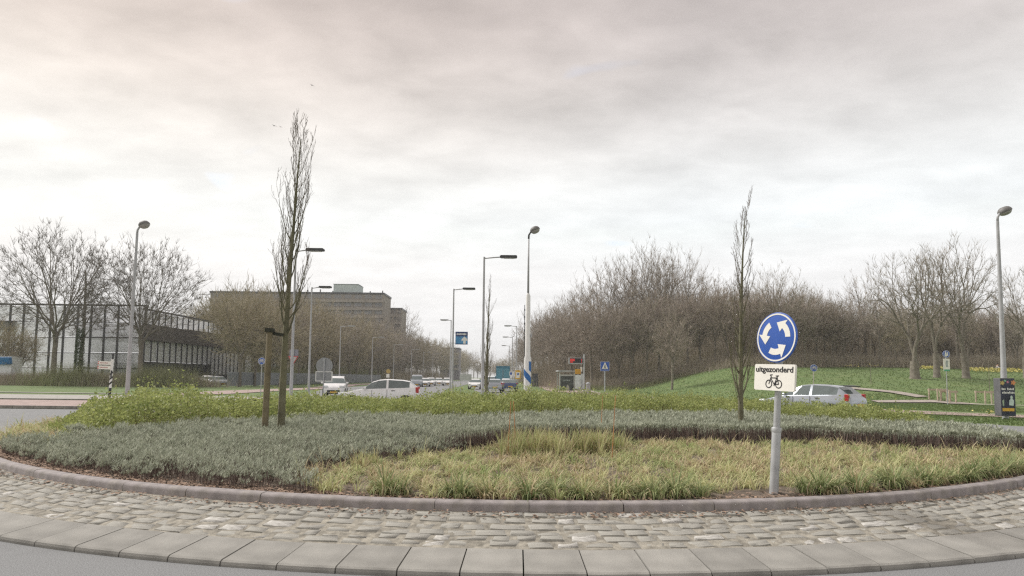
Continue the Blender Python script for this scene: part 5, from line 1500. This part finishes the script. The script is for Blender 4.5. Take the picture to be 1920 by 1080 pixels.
mb = MB(); mb.rbox((-.02, -.08, 1.25), (.62, .08, 1.5), .05, 'Y'); part('case', mb, mat('case_white', (.60, .64, .64), .5, .12, 3), tv)
mb = MB(); mb.box((-.04, -.09, 2.4), (.62, .04, .55)); part('stop_plate', mb, mat('plate_amber', (.62, .33, .03), .5, .1, 3), tv)
mb = MB(); mb.box((.36, .1, 2.65), (.2, .04, .5)); part('white_plate', mb, M_SIGNW, tv)
mb = MB(); mb.box((.5, .3, 1.3), (.3, .1, 1.7)); part('second_case', mb, mat('case_white', (.60, .64, .64), .5, .12, 3), tv)
dp = thing('departure_display', 'dark departure display with red letters on a tall grey post', 'display', (at(1095, 710, 87).x, 87, 0))
zt = zof(664, 1095, 87)
mb = MB(); mb.tube([(0, 0, 0), (0, 0, zt)], .10, 12); part('post', mb, M_LAMPG, dp)
zd = zof(676.5, 1078, 87)
mb = MB(); mb.rbox((-.93, 0, zd), (1.55, .22, .68), .04, 'Y'); bx_ = part('housing', mb, M_LAMPG, dp)
mb = MB(); mb.box((-.87, -.115, zd + .02), (1.38, .02, .52)); sc_ = part('screen', mb, M_BLACK, bx_)
mb = MB()
for r_i in range(3):
    for i in range(5 if r_i < 2 else 3): mb.box((-1.48 + i * .10, -.13, zd + .16 - r_i * .15), (.08, .008, .09))
    mb.box((-.28, -.13, zd + .16 - r_i * .15), (.06, .008, .09))
part('red_letters', mb, mat('led_red', (.5, .03, .03), .5, .05, 3, emit=(1, .06, .05, .22)), sc_)
mb = MB(); mb.tube([(-1.55, .05, zd - .32), (-1.2, .05, 2.45)], .03, 6); part('stay', mb, M_DARKM, dp)
bi = thing('litter_bin', 'grey round litter bin right of the departure display post', 'litter bin', (at(1103, 710, 88).x, 88, 0))
mb = MB(); mb.lathe([(.22, 0), (.24, .05), (.24, .95), (.26, .97)], n=16); part('body', mb, M_LAMPG, bi, smooth=40)
mb = MB(); mb.lathe([(.27, 1.0), (.27, 1.06), (.18, 1.2), (.05, 1.24)], n=16); part('lid', mb, mat('bin_lid', (.40, .41, .43), .5, .05, 3), bi, smooth=40)
cab = thing('steel_cabinet', 'dark blue grey cabinet at the corner of the wood right of the mast', 'cabinet', (at(1003.5, 710, 150).x, 150, 0))
mb = MB(); mb.box((0, 0, 1.2), (1.05, .8, 2.3)); part('body', mb, mat('cabinet_dark', (.07, .08, .095), .6, .08, 2), cab)
mb = MB(); mb.box((0, 0, 2.41), (1.15, .9, .12)); part('roof', mb, M_DARKM, cab)
for s_ in (-1, 1):
    mb = MB(); mb.box((s_ * .25, -.42, 1.2), (.46, .04, 2.0)); part('door', mb, mat('cabinet_door', (.09, .10, .115), .6, .08, 2), cab)

# ================================================================== SMALL THINGS
# stake beside the big columnar tree, with its tie
Yk = 16.2; xk = at(500, 708, Yk).x; zk = izo(xk, Yk); zt = zof(618, 503, Yk)
stk = thing('tree_stake', 'round wooden stake beside the tall columnar tree with a dark tie', 'tree stake', (xk, Yk, zk)); stk.rotation_euler = (0, .012, 0)
M_STAKE = mat('weathered_wood', (.235, .20, .125), .95, .2, 5, c2=(.13, .11, .07), bump=.4, bscale=40)
mb = MB(); mb.tube([(0, 0, -.3), (0, 0, (zt - zk) * .5), (0, 0, zt - zk), (0, 0, zt - zk + .015)], [.066, .062, .058, .045], 12); part('post', mb, M_STAKE, stk, smooth=50)
xt = at(524, 625, 16.35).x - xk
M_TIE = mat('tie_rubber', (.03, .032, .022), .8, .2, 9)
mb = MB(); mb.box((xt / 2, .04, zt - zk - .075), (xt + .16, .035, .065), Matrix.Rotation(.16, 3, 'Y')); part('tie_strap', mb, M_TIE, stk)
mb = MB(); mb.box((.0, 0, zt - zk - .01), (.15, .15, .075)); part('tie_band', mb, M_TIE, stk)
# orange canes
M_CANE = mat('orange_cane', (.50, .22, .085), .7, .12, 9)
for (xa, ya, xb, yb, Y, lab) in ((952, 832, 958, 752, 13.4, 'thin orange cane, left of the close pair in the grass'), (968, 812, 963, 752, 13.8, 'thin orange cane, right of the close pair in the grass'),
                                 (1126, 802, 1130, 742, 16.6, 'short faint orange cane in the lavender left of the longest cane'), (1147, 866, 1154, 742, 12.8, 'longest thin orange cane, upright beside the straw tussock')):
    a = at(xa, ya, Y); b = at(xb, yb, Y); z0 = izo(a.x, Y)
    mb = MB(); q = (b.x - a.x) / (b.z - a.z); mb.tube([(q * (z0 - a.z) * 0, 0, -.05), (b.x - a.x, 0, b.z - z0)], [.006, .005], 6)
    o = mb.build('marker_cane', M_CANE); o.location = (a.x, Y, z0); tag(o, lab, 'cane', 'orange canes in the island grass')
# wooden hurdles on the lawn edge
M_TIMB = mat('pale_timber', (.50, .41, .32), .9, .12, 4)
def hurdle(px0, px1, Y, label, h=1.0, dy=.8):
    x0, x1 = gx(px0, Y), gx(px1, Y)
    root = thing('wooden_hurdle', label, 'hurdle', ((x0 + x1) / 2, Y, tz((x0 + x1) / 2, Y))); w = x1 - x0
    for sx in (-.5, .5):
        for k in (0, 1):
            mb = MB(); mb.tube([(sx * w + k * .25 * sx, k * dy, -.05), (sx * w + k * .25 * sx, k * dy, h)], .055, 8); part('post', mb, M_TIMB, root)
    mb = MB(); mb.box((0, -.07, h - .1), (w + .2, .05, .15)); part('rail', mb, M_TIMB, root)
    mb = MB(); mb.box((0, dy + .07, h - .1), (w * 1.25 + .2, .05, .12)); part('rail', mb, M_TIMB, root)
hurdle(1779, 1791, 60.5, 'short pale wooden hurdle just right of the pedestrian sign pole')
hurdle(1757, 1774, 61.5, 'faint pale wooden hurdle left of the pedestrian sign pole')
hurdle(1846, 1858, 60.5, 'pale wooden hurdle beside the poster box')
mb = MB(); mb.tube([(0, 0, 0), (0, 0, 3.2)], [.03, .012], 6); o = mb.build('sapling_stem', M_BARK); x = gx(1855, 66); o.location = (x, 66, tz(x, 66)); tag(o, 'thin bare sapling on the lawn left of the right lamp post', 'sapling')
mb = MB(); mb.tube([(0, 0, 0), (.05, 0, 4.2)], [.03, .01], 6); o = mb.build('sapling_stem', M_BARK); x = gx(1633, 74); o.location = (x, 74, tz(x, 74)); tag(o, 'thin bare sapling on the lawn right of the silver car', 'sapling')
# birds
M_BIRD = mat('bird_dark', (.05, .05, .055), .8, .1, 9)
for px, py, Y, s_, lab in ((585, 160, 55, .17, 'dark bird flying highest above the columnar tree'), (514, 236, 55, .19, 'dark bird flying left of the top of the columnar tree'), (526, 238, 56, .14, 'small dark bird flying beside the left one')):
    p = at(px, py, Y); mb = MB()
    mb.lathe([(.01, -.5), (.09, -.25), (.11, 0), (.07, .3), (.03, .42), (.01, .5)], rot=Matrix.Rotation(PI / 2, 3, 'Y'), n=8)
    for q in (-1, 1): mb.add([(-.15, q * .08, .03), (.18, q * .08, .03), (.10, q * .6, .22), (-.12, q * .55, .2), (.0, q * 1.0, .1), (-.15, q * .95, .1)], [(0, 1, 2, 3), (3, 2, 4, 5)])
    mb.add([(-.4, -.05, 0), (-.4, .05, 0), (-.7, .12, 0), (-.7, -.12, 0)], [(0, 1, 2, 3)])
    o = mb.build('bird', M_BIRD); o.location = p; o.scale = (s_,) * 3; o.rotation_euler = (.15, 0, 2.4); tag(o, lab, 'bird')

# person sitting on the slope behind the right lamp
def skin_body(name, chain, m, parent=None, sub=1):
    """chain: list of (index, parent index, xyz, radius)"""
    me = bpy.data.meshes.new(name); me.from_pydata([c[1] for c in chain], [(c[0], i) for i, c in enumerate(chain) if c[0] is not None], [])
    o = bpy.data.objects.new(name, me); COL.objects.link(o)
    o.modifiers.new('skin', 'SKIN'); ss = o.modifiers.new('sub', 'SUBSURF'); ss.levels = ss.render_levels = sub
    for i, c in enumerate(chain):
        sv = me.skin_vertices[0].data[i]; sv.radius = (c[2], c[2]); sv.use_root = (i == 0)
    dg = bpy.context.evaluated_depsgraph_get(); m2 = bpy.data.meshes.new_from_object(o.evaluated_get(dg))
    bpy.data.objects.remove(o); m2.materials.clear(); m2.materials.append(m); m2.shade_smooth()
    m2.polygons.foreach_set('material_index', [0] * len(m2.polygons))
    o = bpy.data.objects.new(name, m2); COL.objects.link(o)
    if parent: o.parent = parent
    return o
x = gx(1872, 95); pr_ = thing('person', 'person in dark clothes with a pale top sitting on the lawn above the daffodils', 'person', (x, 95, tz(x, 95)), 0.9)
M_SKIN = mat('skin', (.46, .30, .22), .6, .05, 5)
M_CLD = mat('dark_cloth', (.035, .04, .06), .9, .1, 6); M_CLP = mat('pale_cloth', (.55, .52, .55), .9, .1, 6); M_HAIR = mat('hair_dark', (.05, .035, .025), .8, .1, 20)
body = [(None, (0, 0, .14), .15), (0, (0, .08, .42), .15), (1, (0, .06, .60), .13), (2, (0, .02, .70), .06), (3, (0, 0, .82), .10), (4, (0, -.02, .92), .085),
        (0, (.11, -.05, .14), .10), (6, (.15, -.42, .40), .075), (7, (.16, -.60, .06), .055), (8, (.17, -.75, .04), .04),
        (0, (-.11, -.05, .14), .10), (10, (-.15, -.42, .40), .075), (11, (-.16, -.60, .06), .055), (12, (-.17, -.75, .04), .04),
        (2, (.20, .03, .58), .065), (14, (.25, -.15, .38), .05), (15, (.15, -.36, .42), .04), (16, (.12, -.43, .42), .035),
        (2, (-.20, .03, .58), .065), (18, (-.25, -.15, .38), .05), (19, (-.15, -.36, .42), .04), (20, (-.12, -.43, .42), .035)]
skin_body('body', body, M_SKIN, pr_, 2)
skin_body('trousers', [(None, (0, 0, .14), .165)] + [(0, (.11, -.05, .14), .112), (1, (.15, -.42, .40), .086), (2, (.16, -.60, .08), .066), (0, (-.11, -.05, .14), .112), (4, (-.15, -.42, .40), .086), (5, (-.16, -.60, .08), .066)], M_CLD, pr_, 2)
skin_body('jacket', [(None, (0, .02, .22), .172), (0, (0, .08, .42), .168), (1, (0, .06, .60), .15), (2, (.20, .03, .58), .078), (3, (.25, -.15, .38), .062), (4, (.17, -.32, .41), .052), (2, (-.20, .03, .58), .078), (6, (-.25, -.15, .38), .062), (7, (-.17, -.32, .41), .052)], M_CLP, pr_, 2)
mb = MB(); mb.lathe([(.02, .115), (.07, .10), (.108, .04), (.112, -.02), (.10, -.06)], (0, .025, .90), n=14); part('hair', mb, M_HAIR, pr_, smooth=True)
# ================================================================== CARS
M_CGLASS = mat('car_glass', (0.13, 0.16, 0.16), 0.04, 0.1, .5, spec=0.8)
M_TYRE = mat('tyre_rubber', (0.025, 0.025, 0.026), 0.85, 0.1, 9)
M_ALLOY = mat('wheel_alloy', (0.42, 0.43, 0.44), 0.35, 0.05, 5, metal=.7)
M_TRIM = mat('black_trim', (0.02, 0.02, 0.022), 0.5, 0.1, 8)
M_HEAD = mat('headlight_glass', (0.75, 0.78, 0.80), 0.1, 0.05, 5, spec=.8)
M_TAIL = mat('tail_light', (0.42, 0.02, 0.02), 0.2, 0.05, 5, spec=.7)
def paint(n, c, metal=.0): return mat('paint_' + n, c, 0.28, 0.02, 3, metal=metal, coat=.6)
P_WHITE = paint('white', (.80, .80, .80)); P_SILVER = paint('silver', (.36, .39, .43), .35); P_GREY = paint('grey', (.25, .26, .28), .3); P_BLUE = paint('blue', (.05, .08, .18), .2)
# profile stations from front (x=0) to rear (x=1): (x, z sill, z belt, z roof, half width belt, half width roof, glazed flags)
HATCH = dict(L=4.25, W=1.72, H=1.49, st=[(0.0, .34, .56, .57, .66, .60), (.025, .24, .68, .69, .78, .70), (.10, .22, .80, .81, .92, .80), (.20, .22, .90, .91, .98, .84), (.285, .22, .965, .985, 1.0, .84),
             (.40, .22, .985, 1.345, 1.0, .74), (.48, .22, 1.0, 1.455, 1.0, .735), (.575, .22, 1.01, 1.49, 1.0, .735), (.60, .22, 1.015, 1.49, 1.0, .735), (.77, .22, 1.04, 1.455, 1.0, .72), (.86, .22, 1.06, 1.39, .98, .69), (.945, .26, 1.05, 1.10, .93, .70), (.985, .34, .88, .90, .88, .74), (1.0, .42, .66, .68, .82, .74)])
MPV = dict(L=4.35, W=1.78, H=1.62, st=[(0.0, .34, .60, .61, .70, .62), (.02, .24, .74, .75, .82, .72), (.08, .22, .90, .91, .94, .82), (.17, .22, 1.0, 1.01, .99, .85), (.215, .22, 1.04, 1.05, 1.0, .85),
             (.33, .22, 1.05, 1.45, 1.0, .78), (.40, .22, 1.06, 1.585, 1.0, .77), (.54, .22, 1.06, 1.62, 1.0, .77), (.56, .22, 1.06, 1.62, 1.0, .77), (.78, .22, 1.07, 1.60, 1.0, .76), (.92, .24, 1.08, 1.52, .97, .73), (.975, .28, 1.06, 1.12, .94, .76), (.992, .34, .86, .88, .90, .78), (1.0, .42, .66, .68, .85, .77)])
SEDAN = dict(L=4.4, W=1.75, H=1.44, st=[(0.0, .34, .56, .57, .66, .60), (.02, .24, .68, .69, .78, .70), (.09, .22, .78, .79, .92, .80), (.19, .22, .88, .89, .98, .84), (.27, .22, .94, .95, 1.0, .84),
             (.385, .22, .96, 1.31, 1.0, .73), (.46, .22, .975, 1.41, 1.0, .72), (.55, .22, .985, 1.44, 1.0, .72), (.57, .22, .985, 1.44, 1.0, .72), (.70, .22, 1.0, 1.40, 1.0, .71), (.84, .24, 1.01, 1.04, .98, .78), (.96, .28, .98, 1.0, .92, .76), (.99, .34, .80, .82, .88, .74), (1.0, .42, .62, .64, .82, .72)])
VAN = dict(L=4.9, W=1.9, H=1.95, st=[(0.0, .34, .64, .65, .76, .70), (.015, .26, .86, .87, .88, .78), (.06, .24, 1.02, 1.03, .96, .84), (.13, .24, 1.12, 1.13, .99, .86), (.16, .24, 1.15, 1.16, 1.0, .86),
             (.27, .24, 1.16, 1.72, 1.0, .84), (.33, .24, 1.17, 1.90, 1.0, .84), (.45, .24, 1.17, 1.95, 1.0, .84), (.47, .24, 1.17, 1.95, 1.0, .84), (.72, .24, 1.17, 1.95, 1.0, .84), (.96, .26, 1.17, 1.92, .99, .82), (.985, .28, 1.15, 1.5, .97, .83), (.996, .34, .9, .95, .94, .84), (1.0, .42, .68, .7, .9, .82)])
def make_car(spec, pm, label, loc, heading, group=None, detail=True):
    """heading: direction the nose points to, as an angle from +x"""
    L, Wd = spec['L'], spec['W']; st = spec['st']
    root = thing('car' if spec is not VAN else 'van', label, 'car' if spec is not VAN else 'van', loc, heading, group)
    X = lambda f: L * (.5 - f)                                   # nose towards +x
    ring = []
    for f, zs, zb, zr, wb, wr in st:
        w = Wd / 2; b = w * wb; r = w * wr
        ring.append([(X(f), b * .88, zs), (X(f), b * .97, zs + .12), (X(f), b, (zs + zb) * .52), (X(f), b * .975, zb - .03), (X(f), b * .95, zb), (X(f), r, zr - .035 if zr - zb > .2 else zr - .002), (X(f), r * .86, zr), (X(f), 0, zr + .012)])
    n = len(ring); k = 8
    bodymb = MB(); panes = {}
    for s_ in (1, -1):
        V_ = [(p[0], p[1] * s_, p[2]) for rg in ring for p in rg]
        fb = []
        for i in range(n - 1):
            for j in range(k - 1):
                f = (i * k + j, (i + 1) * k + j, (i + 1) * k + j + 1, i * k + j + 1)
                if s_ < 0: f = f[::-1]
                side_glass = j == 4 and 4 <= i <= 9 and i != 7
                wind = j >= 5 and i in (4,)
                wind2 = j >= 5 and i == 5 and st[6][3] - st[5][3] > .1
                rear = j >= 5 and i in (10,) if spec is not SEDAN else (j >= 5 and i == 9)
                key = ('s', s_, i > 7) if side_glass else 'w' if wind else 'r' if rear else None
                (fb if key is None else panes.setdefault(key, [])).append(f if key is None else [V_[q] for q in f])
        bodymb.add(V_, fb)
    # closing ends
    for e in (0, n - 1):
        a = ring[e]; bodymb.add([(p[0], p[1], p[2]) for p in a] + [(p[0], -p[1], p[2]) for p in a[::-1]], [tuple(range(16))])
    # floor
    bodymb.add([(X(st[1][0]), Wd * .38, .2), (X(st[-2][0]), Wd * .38, .25), (X(st[-2][0]), -Wd * .38, .25), (X(st[1][0]), -Wd * .38, .2)], [(0, 1, 2, 3)])
    body = bodymb.build('body', pm, root, smooth=38)
    for me_ in (body.data,):
        bm = bmesh.new(); bm.from_mesh(me_); bmesh.ops.remove_doubles(bm, verts=bm.verts, dist=.0005); bmesh.ops.recalc_face_normals(bm, faces=bm.faces); bm.to_mesh(me_); bm.free()
    for fl_ in panes.values():
        mb = MB()
        for f in fl_: mb.add(f, [tuple(range(len(f)))])
        w_ = mb.build('window', M_CGLASS, body)
        bm = bmesh.new(); bm.from_mesh(w_.data); bmesh.ops.remove_doubles(bm, verts=bm.verts, dist=.0005); bm.to_mesh(w_.data); bm.free()
    for sx, nm in ((.165, 'f'), (.815, 'r')):
        for s_ in (1, -1):
            mb = MB(); c = (X(sx), s_ * (Wd / 2 - .10), .31); R_ = Matrix.Rotation(PI / 2, 3, 'X')
            mb.lathe([(.20, -.10), (.29, -.105), (.31, -.08), (.31, .08), (.29, .105), (.20, .10)], c, R_, 20); w_ = part('wheel', mb, M_TYRE, root, smooth=40)
            mb = MB(); mb.lathe([(.03, .0), (.06, .02), (.19, .005), (.20, -.02)], (c[0], c[1] + s_ * .108, c[2]), Matrix.Rotation(-s_ * PI / 2, 3, 'X'), 20); part('rim', mb, M_ALLOY, w_)
            mb = MB(); mb.prism([(X(sx) + .365 * math.cos(t), .31 + .365 * math.sin(t)) for t in [i * PI / 12 for i in range(13)]], s_ * (Wd / 2 - .13), s_ * (Wd / 2 * 1.004)); part('wheel_arch', mb, M_TRIM, root)
    for s_ in (1, -1):
        z_ = st[2][2] - .10; mb = MB(); mb.rbox((X(.035), s_ * Wd * .355, z_), (.30, .34, .15), .06, 'X', Matrix.Rotation(-s_ * .35, 3, 'Z')); part('headlight', mb, M_HEAD, body)
        mb = MB(); zt = st[-4][2] - .12; mb.rbox((X(.955), s_ * Wd * .43, zt), (.16, .13, .30), .03, 'X'); part('tail_light', mb, M_TAIL, body)
        mb = MB(); mb.rbox((X(st[4][0] + .035), s_ * (Wd / 2 + .09), st[4][2] + .06), (.11, .19, .13), .04, 'X'); part('mirror', mb, pm, body)
        mb = MB(); mb.box((X(.66), s_ * (Wd / 2 * 1.006), st[7][2] - .11), (.18, .02, .03)); part('handle', mb, M_TRIM, body)
        mb = MB(); mb.box((X(.30 if spec is VAN else .40), s_ * (Wd / 2 * 1.003), .62), (.012, .008, .62)); mb.box((X(.585), s_ * (Wd / 2 * 1.003), .64), (.012, .008, .66)); part('door_gap', mb, M_TRIM, body)
    mb = MB(); mb.rbox((X(.004), 0, .44), (.05, Wd * .55, .16), .05, 'X'); part('grille', mb, M_TRIM, body)
    mb = MB(); mb.box((X(-.006), 0, .36), (.02, .52, .11)); part('number_plate', mb, M_SIGNY, body)
    mb = MB(); mb.box((X(1.006), 0, .62), (.02, .52, .11)); part('number_plate', mb, M_SIGNY, body)
    return root
def carpos(px, Y): return (gx(px, Y), Y, 0.0)
make_car(HATCH, P_WHITE, 'white hatchback driving left behind the green shrubs', carpos(716, 43.2), rad(186))
sc_ = make_car(HATCH, P_SILVER, 'silver hatchback turning away behind the shrubs right of the roundabout sign', carpos(1521, 36.6), rad(127))
mb = MB(); mb.box((-1.80, 0, 1.435), (.28, 1.02, .035), Matrix.Rotation(-.12, 3, 'Y')); part('spoiler', mb, M_TRIM, sc_)
make_car(MPV, P_WHITE, 'white people carrier coming towards the roundabout beside the round sign back', carpos(630, 66), rad(-79))
make_car(HATCH, P_WHITE, 'white car parked behind the palisade fence, left of two', carpos(391, 116), rad(-50), 'cars parked behind the fence')
make_car(SEDAN, P_SILVER, 'silver car parked behind the palisade fence, right of two', carpos(410, 114), rad(-48), 'cars parked behind the fence')
PK = 'cars parked along the left side of the road'
for px, Y, sp_, pm, lab in ((782, 132, VAN, P_SILVER, 'silver van first in the parked row left of the banner lamp'), (797, 138, SEDAN, P_WHITE, 'white saloon second in the parked row left of the banner lamp'), (808, 150, HATCH, P_WHITE, 'white hatchback third in the parked row left of the banner lamp'),
                            (823, 162, SEDAN, P_WHITE, 'white car fourth in the parked row left of the banner lamp'), (839, 150, HATCH, P_WHITE, 'white car last in the parked row at the banner lamp pole')):
    make_car(sp_, pm, lab, carpos(px, Y), rad(-82), PK)
make_car(SEDAN, P_WHITE, 'white saloon approaching between banner lamp and thin columnar tree', carpos(891, 112), rad(-90))
make_car(VAN, P_WHITE, 'white van approaching on the road left of the blue lorry', carpos(921, 150), rad(-92))
make_car(HATCH, P_SILVER, 'silver car driving away right of the thin columnar tree', carpos(927, 88), rad(93))
make_car(SEDAN, P_BLUE, 'dark car driving away with red tail lights left of the white mast', carpos(956, 96), rad(92))
make_car(HATCH, P_WHITE, 'white car with a dark blue windscreen in front of the blue lorry', carpos(949, 124), rad(-90))
# blue lorry seen from behind
lx = gx(943, 145); lo = thing('lorry', 'blue box lorry driving away down the road', 'lorry', (lx, 145, 0))
P_LB = mat('lorry_blue', (.05, .20, .30), .5, .06, 1); P_LB2 = mat('lorry_blue_pale', (.10, .30, .40), .5, .06, 1)
mb = MB(); mb.rbox((0, 3.2, 2.35), (2.5, 6.4, 2.75), .06, 'Y'); bx_ = part('cargo_box', mb, P_LB, lo)
for s_ in (-1, 1):
    mb = MB(); mb.box((s_ * .60, -.02, 2.2), (1.14, .05, 2.2)); part('rear_door', mb, P_LB2, bx_)
    mb = MB(); mb.box((s_ * .05, -.06, 2.0), (.03, .04, 1.9)); part('locking_bar', mb, M_GREYM, bx_)
    mb = MB(); mb.box((s_ * 1.0, .0, .78), (.3, .08, .12)); part('tail_light', mb, M_TAIL, lo)
    for yy in (1.2, 7.6):
        mb = MB(); mb.lathe([(.25, -.14), (.46, -.14), (.5, -.1), (.5, .1), (.46, .14), (.25, .14)], (s_ * 1.05, yy, .5), Matrix.Rotation(PI / 2, 3, 'Y'), 18); part('wheel', mb, M_TYRE, lo, smooth=40)
mb = MB(); mb.box((0, 0, .62), (2.3, .12, .14)); mb.box((0, 4, .78), (1.0, 8.2, .25)); part('chassis', mb, M_TRIM, lo)
mb = MB(); mb.rbox((0, 7.6, 1.7), (2.35, 1.9, 2.1), .15, 'X'); part('cab', mb, P_LB, lo)

# ================================================================== distances beyond the island brought to scale
keep_ = set(o.name for o in REAL)
seen_ = set()
for o in list(bpy.data.objects):
    if o.parent or o.type in ('CAMERA', 'LIGHT') or o.name in keep_: continue
    o.location.y *= DK
    if o.type == 'MESH' and o.location.length < 1e-6 and o.data.name not in seen_:       # sheets and plant masses are laid out in place
        seen_.add(o.data.name)
        n = len(o.data.vertices); co = np.empty(n * 3, np.float32); o.data.vertices.foreach_get('co', co)
        co[1::3] *= DK; o.data.vertices.foreach_set('co', co); o.data.update()

# ================================================================== AIR
HZM = bpy.data.materials.new('haze_air'); HZM.use_nodes = True
ht = HZM.node_tree; ht.nodes.clear()
ho = ht.nodes.new('ShaderNodeOutputMaterial'); hv = ht.nodes.new('ShaderNodeVolumePrincipled')
hv.inputs['Color'].default_value = (0.93, 0.94, 0.95, 1)
hv.inputs['Density'].default_value = 0.0005
hv.inputs['Anisotropy'].default_value = 0.0
ht.links.new(hv.outputs[0], ho.inputs['Volume'])
mb = MB(); mb.box((0, 2050, 21), (7200, 5100, 46)); hz = mb.build('haze', HZM); kind(hz, 'stuff')
hz['label'] = 'thin pale haze in the air over the whole place'
HZM.cycles.homogeneous_volume = True
SC.cycles.volume_bounces = 0
